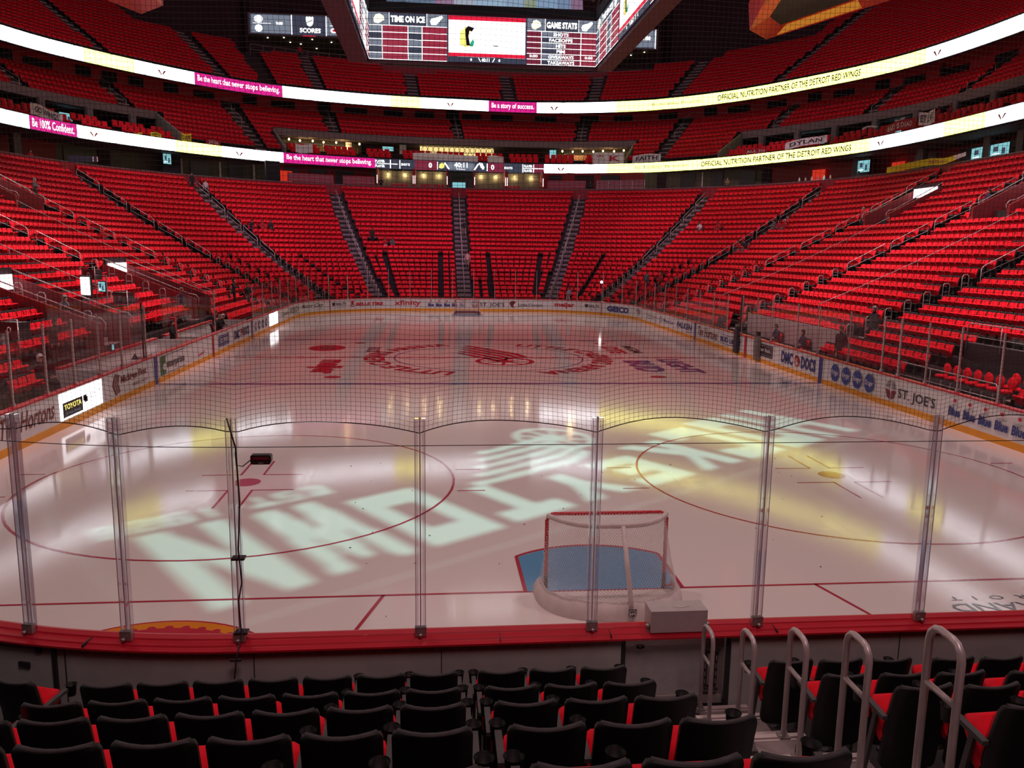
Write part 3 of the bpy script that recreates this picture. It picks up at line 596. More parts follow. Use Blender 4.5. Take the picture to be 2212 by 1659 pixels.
# ------------------------------------------------------------------ protective net above the near glass
def prot_net():
    s6 = S1+A1+T1+A1+S1+A1; s7 = s6+T1; sA = s6-5.0; sB = s7+7.2
    posts = [-6.79, -5.73, -4.58, -2.73, -.91, .92, 2.79, 4.62]
    def path(s): return ring(s, .06)[:2]
    def sag(s, z):
        x = ring(s, .09)[0]
        a = 0
        for k in range(len(posts)-1):
            if posts[k] <= x <= posts[k+1]:
                t = (x-posts[k])/(posts[k+1]-posts[k]); a = 4*t*(1-t)*min(1, (posts[k+1]-posts[k])/1.8)
        d = max(0, 1-(z-3.24)/2.2)
        return a*.15*d*d + .02*sin(s*1.7+z*2.1)*(1-d)+ .018*sin(s*3.1-z*1.3)
    def P(s, z):
        x, y = path(s); return (x+.012*sin(z*2.3+s*.9)+.008*sin(z*5+s*2.2), y+.02*sin(s*1.3), z+sag(s, z))
    mb = MB().use(CORD); r = .0017; step = .049
    ns = int((sB-sA)/step); nz = int((10.4-3.24)/step)
    S = [sA+(sB-sA)*i/(ns//3) for i in range(ns//3+1)]
    for j in range(1, nz+1):
        z = 3.24+j*step; mb.tube([P(s, z) for s in S], r, 3, False)
    Z = [3.24+(10.4-3.24)*i/40 for i in range(41)]
    for i in range(ns+1): mb.tube([P(sA+i*step, z) for z in Z], r, 3, False)
    for i in range(len(mb.smooth)): mb.smooth[i] = False
    root = thing('protective_net', 'fine dark protective netting hanging above the near glass', 'net', (0, 0, 0))
    o = obj('mesh', mb, root)
    mb = MB().use(CORD); mb.tube([P(s, 3.24) for s in rs(sA, sB, .12)], .0055, 5, False); mb.tube([P(s, 10.4) for s in rs(sA, sB, .4)], .012, 5, False); obj('border_rope', mb, root)
    mb = MB().use(CORD); mb.tube([(*ring(s, .10)[:2], 3.13) for s in rs(sA, sB, .4)], .004, 4, False); solo('tension_cable', mb, 'thin dark steel cable strung level through the tops of the near supports', 'cable')
prot_net()
# ------------------------------------------------------------------ goals
def make_goal():
    root = thing('goal', 'red hockey goal with white net seen from behind at the near crease', 'goal', (0, 3.35, 0))
    GR = mat('goal_red', (.62, .02, .035), .35, noise=.05); NW = mat('goal_net', (.80, .74, .74), .7, noise=.04); PAD = mat('goal_pad', (.72, .62, .61), .6, noise=.08)
    h, w_ = 1.22, .915
    mb = MB().use(GR); c = .10
    pts = [(-w_, 0, 0), (-w_, 0, h-c), (-w_+.03, 0, h-.03), (-w_+c, 0, h), (w_-c, 0, h), (w_-.03, 0, h-.03), (w_, 0, h-c), (w_, 0, 0)]
    mb.tube(pts, .030, 10); obj('posts', mb, root)
    mb = MB().use(INK)
    for s in (-1, 1): mb.tube([(s*w_, 0, .0), (s*w_, 0, .26)], .033, 8)
    obj('post_peg', mb, root)
    def topf(t):                                           # rear top arc, t -1..1
        return (t*w_*.985, -.50*(1-abs(t)**3.2)-.02, h-.02)
    def botf(t):
        a = t*pi/2; return (sin(a)*1.04, -.0-1.02*(max(0, cos(a)))**.62, .1)
    mb = MB().use(GR); mb.tube([botf(-1+2*i/24) for i in range(25)], .024, 6); mb.tube([(-w_, 0, .04), (-1.04, 0, .05)], .022, 6); mb.tube([(w_, 0, .04), (1.04, 0, .05)], .022, 6); obj('base_frame', mb, root)
    mb = MB().use(PAD); mb.tube([topf(-1+2*i/20) for i in range(21)], .040, 8); obj('top_pad', mb, root)
    mb = MB().use(PAD); K = 28; k0 = 0
    # skirt: thick white padding around the base
    rows = [(.96, .24), (1.01, .20), (1.06, .10), (1.07, .0)]
    for i in range(K+1):
        t = -1+2*i/K; x, y, z = botf(t)
        for sc, zz in rows: mb.v.append((x*sc, y*sc, zz+(.01*sin(i*1.7) if zz > .2 else 0)))
    for i in range(K):
        for j in range(3): a = i*4+j; mb.f.append((a, a+4, a+5, a+1)); mb.m.append(0); mb.smooth.append(True)
    obj('skirt_pad', mb, root)
    mb = MB().use(PAD); a, b = Vector(topf(.13)), Vector((.15, -1.04, .2))
    for i in range(10):
        p = a.lerp(b, i/10); q = a.lerp(b, (i+1)/10); mb.quad((p.x-.035, p.y-.03, p.z), (p.x+.035, p.y-.03, p.z), (q.x+.035, q.y-.03, q.z), (q.x-.035, q.y-.03, q.z))
    mb.tube([(a.x, a.y-.02, a.z), (b.x, b.y-.02, b.z)], .034, 6); obj('centre_strap', mb, root)
    # netting
    mb = MB().use(NW); r = .0028
    def S(t, v):                                           # back surface
        p, q = Vector(topf(t)), Vector(botf(t)); q.z = .20; m = p.lerp(q, v); m.z -= .04*sin(pi*v); m.y += .05*sin(pi*v)*(1-t*t); return m
    N = 58
    for k in range(-N, N*2):
        for sg in (1, -1):
            pts = []
            for i in range(15):
                v = i/14; t = (k/N)*2-1+sg*v*.9
                if -1 <= t <= 1: pts.append(S(t, v))
            if len(pts) > 1: mb.tube(pts, r, 3, False)
    # side and top panels
    for s in (-1, 1):
        for k in range(26):
            z = .05+k*.046; mb.tube([(s*w_, 0, z), S(s*.98, max(0, min(1, (h-z)/h)))], r, 3, False)
    for k in range(40):
        t = -1+2*(k+.5)/40; q = topf(t); mb.tube([(t*w_, 0, h), q], r, 3, False)
        mb.tube([(t*w_, 0, h), topf(min(1, t+.12))], r, 3, False)
    for k in range(1, 5):
        mb.tube([(w_*(-1+2*i/16), -.5*k/5*(1-abs(-1+2*i/16)**3.2), h-.004*k) for i in range(17)], r, 3, False)
    # lacing on the posts
    mb.use(NW)
    for s in (-1, 1):
        P = []
        for i in range(90):
            z = .2+i*(h-.25)/90; P.append((s*w_+.036*cos(i*1.9), .036*sin(i*1.9), z))
        mb.tube(P, .0042, 3, False)
    P = []
    for i in range(150):
        x = -w_+.06+i*(2*w_-.12)/150; P.append((x, .036*cos(i*1.9), h+.036*sin(i*1.9)))
    mb.tube(P, .0042, 3, False)
    obj('net', mb, root)
    # shield plate at the rear
    mb = MB().use(INK); mb.prism(shield(0, 0, .14)[0], -.006, .006, lambda a, b, z: (a+.15, -1.14+z, b+.14)); mb.use(WHITE); mb.prism([(p[0]*.8, p[1]*.8) for p in shield(0, 0, .14)[0]], -.008, -.006, lambda a, b, z: (a+.15, -1.14+z, b+.14))
    mb.use(INK); mb.prism([(p[0]*.68, p[1]*.68) for p in shield(0, 0, .14)[0]], -.010, -.008, lambda a, b, z: (a+.15, -1.14+z, b+.14)); put_text(mb, WHITE, 'NHL', lambda a, b: (.15-.035+a*.07, -1.1515, .115+b*.04+a*.02), 0, 1, 0, 1, .02)
    obj('shield_badge', mb, root)
    return root
G1 = make_goal()
G2 = copy_tree(G1); G2.location = (0, 57.61, 0); G2.rotation_euler = (0, 0, pi); G2['label'] = 'small distant red goal facing the camera in front of the far boards'
for g in (G1, G2): g['group'] = 'hockey goals'
# ------------------------------------------------------------------ projector throwing the word on the ice
def projector():
    # letter strokes in a unit cell 0..1 x 0..1 (block capitals) -> filled quads
    W = .30
    def st(x0, y0, x1, y1, w=W*.5, hz=False):
        return [(x0-w, y0), (x0+w, y0), (x1+w, y1), (x1-w, y1)]
    v = lambda x: [(x-.15, 0), (x+.15, 0), (x+.15, 1), (x-.15, 1)]
    hb = lambda y, a=0, b=1: [(a, y-.13), (b, y-.13), (b, y+.13), (a, y+.13)]
    G = {'H': [v(.15), v(.85), hb(.5)], 'O': [v(.15), v(.85), hb(.13), hb(.87)], 'C': [v(.15), hb(.13), hb(.87), [(.7, .7), (1, .7), (1, 1), (.7, 1)], [(.7, 0), (1, 0), (1, .3), (.7, .3)]],
         'K': [v(.15), [(.25, .42), (.45, .6), (1, 0), (.66, 0)], [(.25, .38), (.3, .62), (.68, 1), (1, 1)]], 'E': [v(.15), hb(.13), hb(.5, 0, .85), hb(.87)], 'Y': [[(.35, 0), (.65, 0), (.65, .5), (.35, .5)], [(.35, .42), (.6, .42), (.32, 1), (0, 1)], [(.4, .42), (.65, .42), (1, 1), (.68, 1)]],
         'T': [[(.35, 0), (.65, 0), (.65, 1), (.35, 1)], hb(.87)], 'W': [[(.1, 0), (.35, 0), (.25, 1), (0, 1)], [(.65, 0), (.9, 0), (1, 1), (.75, 1)], [(.15, 0), (.38, 0), (.6, .9), (.42, .9)], [(.62, 0), (.85, 0), (.58, .9), (.4, .9)]],
         'N': [v(.15), v(.85), [(.0, 1), (.3, 1), (1, 0), (.7, 0)]], 'S': [hb(.1), hb(.5), hb(.9), [(0, .5), (.25, .5), (.25, 1), (0, 1)], [(.75, 0), (1, 0), (1, .5), (.75, .5)]], '1': [[(.4, 0), (.65, 0), (.65, 1), (.4, 1)]], '9': [hb(.9), hb(.5), [(0, .5), (.22, .5), (.22, 1), (0, 1)], [(.78, 0), (1, 0), (1, 1), (.78, 1)], hb(.1)],
         '2': [hb(.1), hb(.5), hb(.9), [(0, 0), (.22, 0), (.22, .5), (0, .5)], [(.78, .5), (1, .5), (1, 1), (.78, 1)]], '6': [hb(.1), hb(.5), hb(.9), [(0, 0), (.22, 0), (.22, 1), (0, 1)], [(.78, 0), (1, 0), (1, .5), (.78, .5)]], '.': [[(.3, 0), (.7, 0), (.7, .25), (.3, .25)]]}
    polys = []; adv = 1.96
    base = [0, .05, .35, .9, 1.5, 1.7, 1.3, .45, .05, 0]; top = [3.8, 3.8, 3.75, 3.7, 3.65, 3.6, 3.6, 3.65, 3.7, 3.75]
    for i, ch in enumerate('HOCKEYTOWN'):
        for p in G[ch]: polys.append([(i*adv+x*1.62, base[i]+y*(top[i]-base[i])) for x, y in p])
    for i, ch in enumerate('EST'): 
        for p in G[ch]: polys.append([(15.2+i*.62+x*.5, -.95+y*.7) for x, y in p])
    for i, ch in enumerate('1926'):
        for p in G[ch]: polys.append([(17.5+i*.62+x*.5, -.95+y*.7) for x, y in p])
    polys.append([(17.12, -.7), (17.28, -.7), (17.28, -.5), (17.12, -.5)])
    ww = []
    for p in winged_wheel(): ww.append([(9.0-x*2.9, -.75+y*3.6+.0) for x, y in p])
    ww = [[(9.0-(x-9.0), y) for x, y in p] for p in ww]; ww = [[(18.6-x, y) for x, y in p] for p in ww]
    polys += ww
    X0, X1, Y0, Y1, g = -.6, 20.2, -2.9, 4.4, .07
    nx, ny = int((X1-X0)/g), int((Y1-Y0)/g); gx = X0+(np.arange(nx)+.5)*g; gy = Y0+(np.arange(ny)+.5)*g; XX, YY = np.meshgrid(gx, gy); lit = np.zeros(XX.shape, bool)
    for p in polys:
        c = np.zeros(XX.shape, bool); n = len(p); j = n-1
        for i in range(n):
            xi, yi = p[i]; xj, yj = p[j]
            if yi != yj:
                c ^= ((yi > YY) != (yj > YY)) & (XX < (xj-xi)*(YY-yi)/(yj-yi)+xi)
            j = i
        lit |= c
    H, hm = 24.0, 22.6; Lp = Vector((0.3, 12.5, H)); k = (H-hm)/H
    dx = Vector((-.811, -.585)); dy = Vector((.575, -.818)); o0 = Vector((7.77, 17.31))
    def m3(a, b):
        q = o0+dx*a+dy*b; return (Lp.x+(q.x-Lp.x)*k, Lp.y+(q.y-Lp.y)*k, hm)
    mb = MB().use(DARK)
    for r in range(ny):
        c = 0
        while c < nx:
            if lit[r, c]: c += 1; continue
            e = c
            while e < nx and not lit[r, e]: e += 1
            y0, y1 = Y0+r*g, Y0+(r+1)*g; mb.quad(m3(X0+c*g, y0), m3(X0+e*g, y0), m3(X0+e*g, y1), m3(X0+c*g, y1)); c = e
    root = thing('projector', 'ceiling projector with a cut-out stencil that throws the word on the ice', 'projector', tuple(Lp))
    off = Lp; mb.v = [(x-off.x, y-off.y, z-off.z) for x, y, z in mb.v]; obj('stencil', mb, root)
    mb = MB().use(DARK); c = [m3(X0-.0, Y0), m3(X1, Y0), m3(X1, Y1), m3(X0, Y1)]; c = [(a-off.x, b-off.y, z-off.z) for a, b, z in c]
    ctr = (sum(p[0] for p in c)/4, sum(p[1] for p in c)/4); big = [(ctr[0]+(p[0]-ctr[0])*1.0, ctr[1]+(p[1]-ctr[1])*1.0) for p in c]
    for i in range(4):
        a, b = big[i], big[(i+1) % 4]; mb.quad((a[0], a[1], hm-H), (b[0], b[1], hm-H), (b[0], b[1], .5), (a[0], a[1], .5))
    mb.add([(p[0], p[1], .5) for p in big], [(0, 1, 2, 3)]); mb.tube([(0, 0, .5), (0, 0, 14)], .05, 6); obj('housing', mb, root)
    d = bpy.data.lights.new('projector_lamp', 'SPOT'); d.energy = 17000; d.color = (.42, 1, .84); d.spot_size = radians(70); d.spot_blend = .1; d.shadow_soft_size = .009
    l = bpy.data.objects.new('projector_lamp', d); C.objects.link(l); l.location = Lp
projector()
# ------------------------------------------------------------------ seats
def rounded_panel(mb, m_front, m_back, w, h, r, fn, th, nx=4, nz=5, crown=.0):
    """rounded panel in x (width) and z (height); fn(x,z) gives y of the front; th thickness backwards"""
    zs = [0, r*.3, r, h*.5, h-r, h-r*.3, h]; k = len(mb.v); W = len(range(nx+1))
    for side in (0, 1):
        for z in zs:
            d = min(z, h-z); hw = w/2 if d >= r else w/2-(r-sqrt(max(0, r*r-(r-d)**2)))*.8
            for i in range(nx+1):
                x = -hw+2*hw*i/nx; zz = z+(crown*(2*x/w)**2 if z > h*.45 else 0)*(z/h)
                mb.v.append((x, fn(x, zz)-side*th, zz))
    R = len(zs); n1 = R*W
    def F(a, m, sm=True): mb.f.append(a); mb.m.append(m); mb.smooth.append(sm)
    mf = (mb.use(m_front), mb.cur)[1]; mk = (mb.use(m_back), mb.cur)[1]
    for j in range(R-1):
        for i in range(nx):
            a = k+j*W+i; F((a, a+1, a+W+1, a+W), mf); b = a+n1; F((b, b+W, b+W+1, b+1), mk)
    for j in range(R-1):
        a = k+j*W; F((a, a+W, a+W+n1, a+n1), mk); b = k+j*W+nx; F((b, b+n1, b+n1+W, b+W), mk)
    for i in range(nx):
        a = k+i; F((a, a+n1, a+n1+1, a+1), mk); b = k+(R-1)*W+i; F((b, b+1, b+1+n1, b+n1), mk)
def shift(mb, i0, d):
    for i in range(i0, len(mb.v)): v = mb.v[i]; mb.v[i] = (v[0]+d[0], v[1]+d[1], v[2]+d[2])
BACKEDGE = mat('seat_edge', (.05, .045, .05), .7, noise=.2, nscale=30)
def seat_parts():
    P = {}
    mb = MB(); rounded_panel(mb, BLACK, BLACK, .437, .70, .05, lambda x, z: -.12*max(0, z-.2)/.5+.10*(x/.2)**2*.35, .035, 6, 5, .02); shift(mb, 0, (0, 0, .20))
    mb.use(BACKEDGE); mb.tube([(x, -.135+.10*(x/.2)**2*.35, .893+.02*(x/.21)**2) for x in (-.19, -.12, -.05, .02, .09, .15, .19)], .016, 6)
    P['back_shell'] = mb.mesh('back_shell')
    mb = MB(); rounded_panel(mb, RED, RED, .40, .41, .05, lambda x, z: .035-.12*z/.5+.10*(x/.2)**2*.35, .04, 4, 5, .015); shift(mb, 0, (0, 0, .43)); P['cushion'] = mb.mesh('cushion')
    mb = MB(); rounded_panel(mb, RED, RED, .45, .33, .06, lambda x, z: .035+.02*sin(z/.33*pi), .07, 4, 5)
    th = radians(32); mb.v = [(x, .02-y*cos(th)+z*sin(th), .40+y*sin(th)+z*cos(th)) for x, y, z in mb.v]; P["seat"] = mb.mesh("seat")
    GA = mat('arm_grey', (.075, .07, .072), .5, noise=.1)
    for nm, x in (('armrest', .243),):
        mb = MB().use(GA); mb.box((x, .12, .33), (.028, .04, .66), M=Matrix.Rotation(.18, 3, 'X')); mb.box((x, .10, .645), (.042, .28, .03), M=Matrix.Rotation(.08, 3, 'X')); P[nm] = mb.mesh(nm)
        mb = MB().use(BLACK); mb.lathe([(.036, -.07), (.046, .035), (.052, .04), (.046, .035), (.036, -.06), (0, -.06)], (x, .30, .64), 14); P['cup_holder'] = mb.mesh('cup_holder')
    mb = MB().use(GA); mb.box((0, .03, .30), (.05, .06, .40)); mb.box((0, .03, .10), (.16, .09, .03)); mb.box((0, .09, .40), (.34, .10, .04)); P['bracket'] = mb.mesh('bracket')
    return P
SP = seat_parts()
def seat_proto(arms=(), simple=False):
    root = thing('arena_seat', 'x', 'seat', (0, 0, 0))
    sh = link(bpy.data.objects.new('backrest', SP['back_shell']), root); link(bpy.data.objects.new('cushion', SP['cushion']), sh)
    link(bpy.data.objects.new('seat', SP['seat']), root); link(bpy.data.objects.new('bracket', SP['bracket']), root)
    for s in arms:
        a = link(bpy.data.objects.new('armrest', SP['armrest']), root); c = link(bpy.data.objects.new('cup_holder', SP['cup_holder']), a)
        if s < 0: a.location.x = -.486
    return root
# foreground rows: y of the top edge, z of the floor
def near_seats():
    first = {}
    def place(key, arms, x, y, z, rz, label):
        if key not in first: first[key] = seat_proto(arms); o = first[key]
        else: o = copy_tree(first[key])
        o.location = (x, y, z); o.rotation_euler = (0, 0, rz); o['label'] = label; o['group'] = 'black-backed seats of the near section'
    zf = [.34, .74, 1.19, 1.63, 2.07]
    for n in range(5):
        yb = -1.2-.97*n+.13; rw = ORD[n]
        for k in range(9):
            x = -2.59-.483*k
            if n == 0 and k == 7: continue
            if x < -5.6-.25*n: continue
            rz = 0 if n or k < 7 else 0
            lab = 'dark seat seen from behind, %s row, %s left of the narrow gap' % (rw, ORD[k]); place('R' if k < 3 else 'N', (1,) if k < 3 else (), x, yb, zf[n], rz, lab)
        for k in range(3 if n < 4 else 3):
            x = -1.965+.483*k; lab = 'dark seat seen from behind, %s row, %s right of the narrow gap' % (rw, ORD[k]); place('RL' if k == 0 else ('R' if k == 2 or n < 2 else 'N'), (-1, 1) if k == 0 else (1,), x, yb, zf[n], 0, lab)
        for k in range(8):
            x = .83+.49*k+(.14 if k > 2 else 0)+.02*n
            if x > 4.1-.35*n: continue
            lab = 'dark seat seen from behind, %s row, %s right of the stairs' % (rw, ORD[k]); place('RL' if k == 0 else ('R' if k == 2 else 'N'), (-1, 1) if k == 0 else (1,), x, yb-.02*k, zf[n], .03, lab)
    # left wedge seats turned towards the ice corner
    for i, (x, y, z, lab) in enumerate([(-6.30, -.95, .34, 'dark seat turned to the right at the left edge, first row'), (-6.1, -2.15, .74, 'dark seat at the left edge, second row')]):
        place('R', (1,), x, y, z, -.30+.1*i, lab)
near_seats()
# near section steps: treads, stair, handrails
def near_steps():
    zf = [.34, .74, 1.19, 1.63, 2.07, 2.52, 2.97, 3.42, 3.87, 4.3]
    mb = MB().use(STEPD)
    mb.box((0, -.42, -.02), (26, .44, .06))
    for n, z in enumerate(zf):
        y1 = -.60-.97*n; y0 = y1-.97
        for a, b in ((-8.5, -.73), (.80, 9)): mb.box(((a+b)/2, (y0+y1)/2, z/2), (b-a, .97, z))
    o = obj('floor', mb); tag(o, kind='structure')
    mb = MB().use(AISLE); 
    for n in range(10):
        for h in (0, 1):
            z = (zf[n-1] if n else .1) if h == 0 else zf[n]
            z = ((zf[n-1] if n else .12)+zf[n])/2 if h == 0 else zf[n]
            y1 = -.60-.97*n+(.0 if h == 0 else -.34)+.34; y0 = y1-(.34 if h == 0 else .63)
            mb.use(AISLE).box((.035, (y0+y1)/2, z/2), (1.53, y1-y0, z)); mb.use(NOSE); mb.box((.035, y1-.03, z+.004), (1.53, .055, .01)); mb.box((.035, y1-.095, z+.002), (1.53, .02, .008)); mb.box((.035, y1+.002, z-.02), (1.53, .008, .03))
    o = obj('floor', mb); tag(o, kind='structure')
    for k, (x, y, z, lab) in enumerate([(.20, -.62, .34, 'silver loop handrail nearest the boards gate on the stairs'), (.24, -1.52, .74, 'silver loop handrail on the stairs, second from the boards'), (.26, -2.42, 1.19, 'silver loop handrail in the middle of the five on the stairs'), (.20, -3.36, 1.63, 'silver loop handrail on the stairs, fourth from the boards'), (.22, -4.18, 2.07, 'silver loop handrail nearest the camera at lower right')]):
        r = thing('handrail', lab, 'handrail', (x, y, z), 0, 'stair loop handrails'); mb = MB().use(mat('rail_silver', (.62, .54, .55), .38, .35, noise=.06, nscale=20)); w_ = .14; H = .97; c = .09
        pts = [(0, -w_, 0), (0, -w_, H-c)]+[(0, -w_+c*(1-cos(t)), H-c+c*sin(t)) for t in (.5, 1.05, pi/2)]+[(0, w_-c*(1-cos(t)), H-c+c*sin(t)) for t in (pi/2, 1.05, .5)]+[(0, w_, H-c), (0, w_, 0)]
        mb.tube(pts, .0225, 10); obj('loop', mb, r); mb = MB().use(MATS['rail_silver']); mb.tube([(0, -w_, .62), (0, w_, .62)], .018, 8); obj('cross_bar', mb, r)
        mb = MB().use(STEEL)
        for s in (-w_, w_): mb.box((0, s, .008), (.09, .09, .016)); mb.lathe([(0, 0), (.012, 0), (.012, .02), (0, .02)], (.032, s+.03, .016), 6); mb.lathe([(0, 0), (.012, 0), (.012, .02), (0, .02)], (-.032, s-.03, .016), 6)
        obj('foot_plate', mb, r)
near_steps()
# ------------------------------------------------------------------ lower bowl
def zb(s):
    if s < 1.5: return .5 if s > 1.2 else .4
    q = s-1.5; return .5+.38*q+.25/21.5*q*q/2
NR = 25
def srow(n): return 1.35+.87*n
def row_len(s):
    R = 8.53+s; return [S1, pi/2*R, T1, pi/2*R, S1]
def row_pt(s, l):                                         # point on row at length l; returns x,y,nx,ny
    L = row_len(s); R = 8.53+s; c0, cy, cx = 30.48, 21.95, 4.42; hw = 12.95+s
    if l < L[0]: return (-hw, c0-cy+l, -1, 0)
    l -= L[0]
    if l < L[1]: a = pi-l/R; return (-cx+R*cos(a), c0+cy+R*sin(a), cos(a), sin(a))
    l -= L[1]
    if l < L[2]: return (-cx+l, 60.96+s, 0, 1)
    l -= L[2]
    if l < L[3]: a = pi/2-l/R; return (cx+R*cos(a), c0+cy+R*sin(a), cos(a), sin(a))
    l -= L[3]; return (hw, c0+cy-l, 1, 0)
# aisles: (kind, value) ; ends of the seating at y = 9 on each side
AISLES = [('L', 14.2), ('L', 26.2), ('L', 38.1), ('L', 50.0), ('A', 68), ('A', 44.5), ('A', 17), ('C', 0), ('B', 17), ('B', 43.5), ('B', 68), ('R', 50.0), ('R', 38.0), ('R', 26.1), ('R', 14.2)]
def aisle_l(s, a):
    L = row_len(s); R = 8.53+s; k, v = a
    if k == 'L': return v-8.53
    if k == 'A': return L[0]+R*radians(90-v)
    if k == 'C': return L[0]+L[1]+T1/2
    if k == 'B': return L[0]+L[1]+L[2]+R*radians(v)
    return sum(L[:4])+(52.43-v)
def bowl():
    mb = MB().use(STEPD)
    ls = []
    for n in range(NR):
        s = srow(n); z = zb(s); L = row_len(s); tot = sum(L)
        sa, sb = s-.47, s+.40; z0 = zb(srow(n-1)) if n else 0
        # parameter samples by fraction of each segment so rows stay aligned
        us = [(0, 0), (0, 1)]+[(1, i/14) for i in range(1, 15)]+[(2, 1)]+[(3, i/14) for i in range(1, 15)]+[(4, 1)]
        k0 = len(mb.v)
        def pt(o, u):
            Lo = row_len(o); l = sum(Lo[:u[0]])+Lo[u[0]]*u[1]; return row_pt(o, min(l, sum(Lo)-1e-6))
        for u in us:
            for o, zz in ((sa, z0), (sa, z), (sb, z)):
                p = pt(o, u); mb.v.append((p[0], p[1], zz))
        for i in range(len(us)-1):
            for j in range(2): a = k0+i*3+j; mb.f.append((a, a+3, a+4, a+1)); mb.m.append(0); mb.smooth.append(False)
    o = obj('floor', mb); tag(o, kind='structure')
    # aisle stairs
    mb = MB()
    for a in AISLES:
        w_ = .62 if a[0] == 'C' else .60
        for n in range(NR):
            s = srow(n); z = zb(s); z0 = zb(srow(n-1)) if n else 0
            for h in (0, 1):
                zz = (z+z0)/2 if h == 0 else z; so = s-.47-(.22 if h == 0 else -.14); l = aisle_l(so, a); x, y, nx, ny = row_pt(so, l)
                an = atan2(ny, nx); dep = .36 if h == 0 else .52
                mb.use(AISLE).box((x+nx*dep/2, y+ny*dep/2, zz-.08), (dep, 2*w_, .17), an); mb.use(NOSE).box((x+nx*.02, y+ny*.02, zz+.01), (.05, 2*w_, .012), an)
    o = obj('floor', mb); tag(o, kind='structure')
bowl()
GAPS = [(-5.9, -7.5), (-2.1, -2.1), (2.4, 2.5), (6.1, 7.7), (9.7, 13.7)]  # narrow gaps in the far-end retractable rows
SEATS = []                                               # (x,y,z,angle,row,section,index,side)
VOMS = [(-1, 24.6, 27.4, 2.6, 7.3), (-1, 38.6, 41.6, 3.0, 7.9), (-1, 45.6, 49.0, 15.5, 19.2), (1, 45.3, 48.4, 15.3, 19.0), (1, 33.4, 36.4, 15.2, 19.0)]
def lay_lower():
    ends = [('L', 7.0)]+AISLES+[('R', 7.0)]
    for n in range(NR):
        s = srow(n)
        for k in range(len(ends)-1):
            l0 = aisle_l(s, ends[k])+.68; l1 = aisle_l(s, ends[k+1])-.68; cuts = []
            if 3.5 <= k-0 and k <= 11 and s < 10.8:        # narrow breaks in the retractable rows
                if ends[k][0] in 'ABC' and ends[k+1][0] in 'ABC':
                    for g in GAPS:
                        gx = g[0]+(g[1]-g[0])*(s-1.6)/9; lo, hi = l0, l1
                        if row_pt(s, lo)[0] < gx-.6 and row_pt(s, hi)[0] > gx+.6 and row_pt(s, (lo+hi)/2)[1] > 61:
                            for _ in range(30):
                                md = (lo+hi)/2
                                if row_pt(s, md)[0] < gx: lo = md
                                else: hi = md
                            cuts.append(lo)
                if not cuts and s < 9.4: cuts.append(l0+2.1 if k < 7 else l1-2.1)
            e_ = [l0]+cuts+[l1]; POS = []
            for q in range(len(e_)-1):
                p0 = e_[q]+(.2 if q else 0); p1 = e_[q+1]-(.2 if q < len(e_)-2 else 0); mm = int((p1-p0)/.52)
                if mm < 1: continue
                st = (p0+p1)/2-(mm-1)*.26
                sp_ = (p1-p0)/mm if cuts else .52
                if cuts: st = p0+sp_/2
                POS += [st+i*sp_ for i in range(mm)]
            m = len(POS)
            for i in range(m):
                x, y, nx, ny = row_pt(s, POS[i])
                yy = y
                if x < 0 and nx < -.99 and s < 2.9 and 17.8 < y < 38.5: continue
                if x > 0 and nx > .99 and s < 2.5 and 25.8 < y < 36.5: continue
                if x > 0 and nx > .99 and s < 4.4 and 13.6 < y < 19.3: continue
                if any((x > 0) == (v[0] > 0) and v[1]-.3 < y < v[2]+.3 and v[3]-.3 < s < v[4] and abs(nx) > .99 for v in VOMS): continue
                SEATS.append((x, y, zb(s), atan2(-ny, -nx)-pi/2, n, k, i, m))
lay_lower()
# ------------------------------------------------------------------ upper structure follows this curve (front of the suite level)
LP = [(-36.2, -24), (-36.2, 10), (-36.2, 35), (-36.2, 52), (-35.6, 59.5), (-33.3, 66.8), (-30.5, 71.7), (-27.1, 76.3), (-23.3, 80.4), (-18.9, 83.8), (-9.4, 87.3), (0.6, 88.6), (10.4, 89.0), (19.5, 86.2), (25.8, 80.9), (31, 73), (34.9, 64.1), (36.2, 55), (36.2, 35), (36.2, 10), (36.2, -24)]
def mkcurve(LP, step=.5):
    P = np.array(LP, float); out = []
    for i in range(len(P)-1):
        p0 = P[max(i-1, 0)]; p1 = P[i]; p2 = P[i+1]; p3 = P[min(i+2, len(P)-1)]; d = np.linalg.norm(p2-p1)
        m1 = (p2-p0)/(np.linalg.norm(p2-p1)+np.linalg.norm(p1-p0)+1e-9)*d; m2 = (p3-p1)/(np.linalg.norm(p3-p2)+np.linalg.norm(p2-p1)+1e-9)*d
        for k in range(40):
            t = k/40; out.append((2*t**3-3*t*t+1)*p1+(t**3-2*t*t+t)*m1+(-2*t**3+3*t*t)*p2+(t**3-t*t)*m2)
    out.append(P[-1]); out = np.array(out); s = np.r_[0, np.cumsum(np.linalg.norm(np.diff(out, axis=0), axis=1))]
    n = int(s[-1]/step); q = np.linspace(0, s[-1], n+1); L = np.c_[np.interp(q, s, out[:, 0]), np.interp(q, s, out[:, 1])]
    T = np.gradient(L, axis=0)
    for _ in range(6): T[1:-1] = (T[:-2]+2*T[1:-1]+T[2:])/4
    T /= np.linalg.norm(T, axis=1)[:, None]
    return q, L, np.c_[-T[:, 1], T[:, 0]]
QC, LC, NC = mkcurve(LP)
def cv(t, off=0):
    x, y = np.interp(t, QC, LC[:, 0]), np.interp(t, QC, LC[:, 1]); a, b = np.interp(t, QC, NC[:, 0]), np.interp(t, QC, NC[:, 1]); h = hypot(a, b); a /= h; b /= h
    return float(x+a*off), float(y+b*off), float(a), float(b)
TA, TB = 45, 230                                          # built range (beyond the picture on both sides)
def cloft(mb, a, b, prof, closed=True, step=1.0): loft(mb, rs(a, b, step), prof, closed, cv)
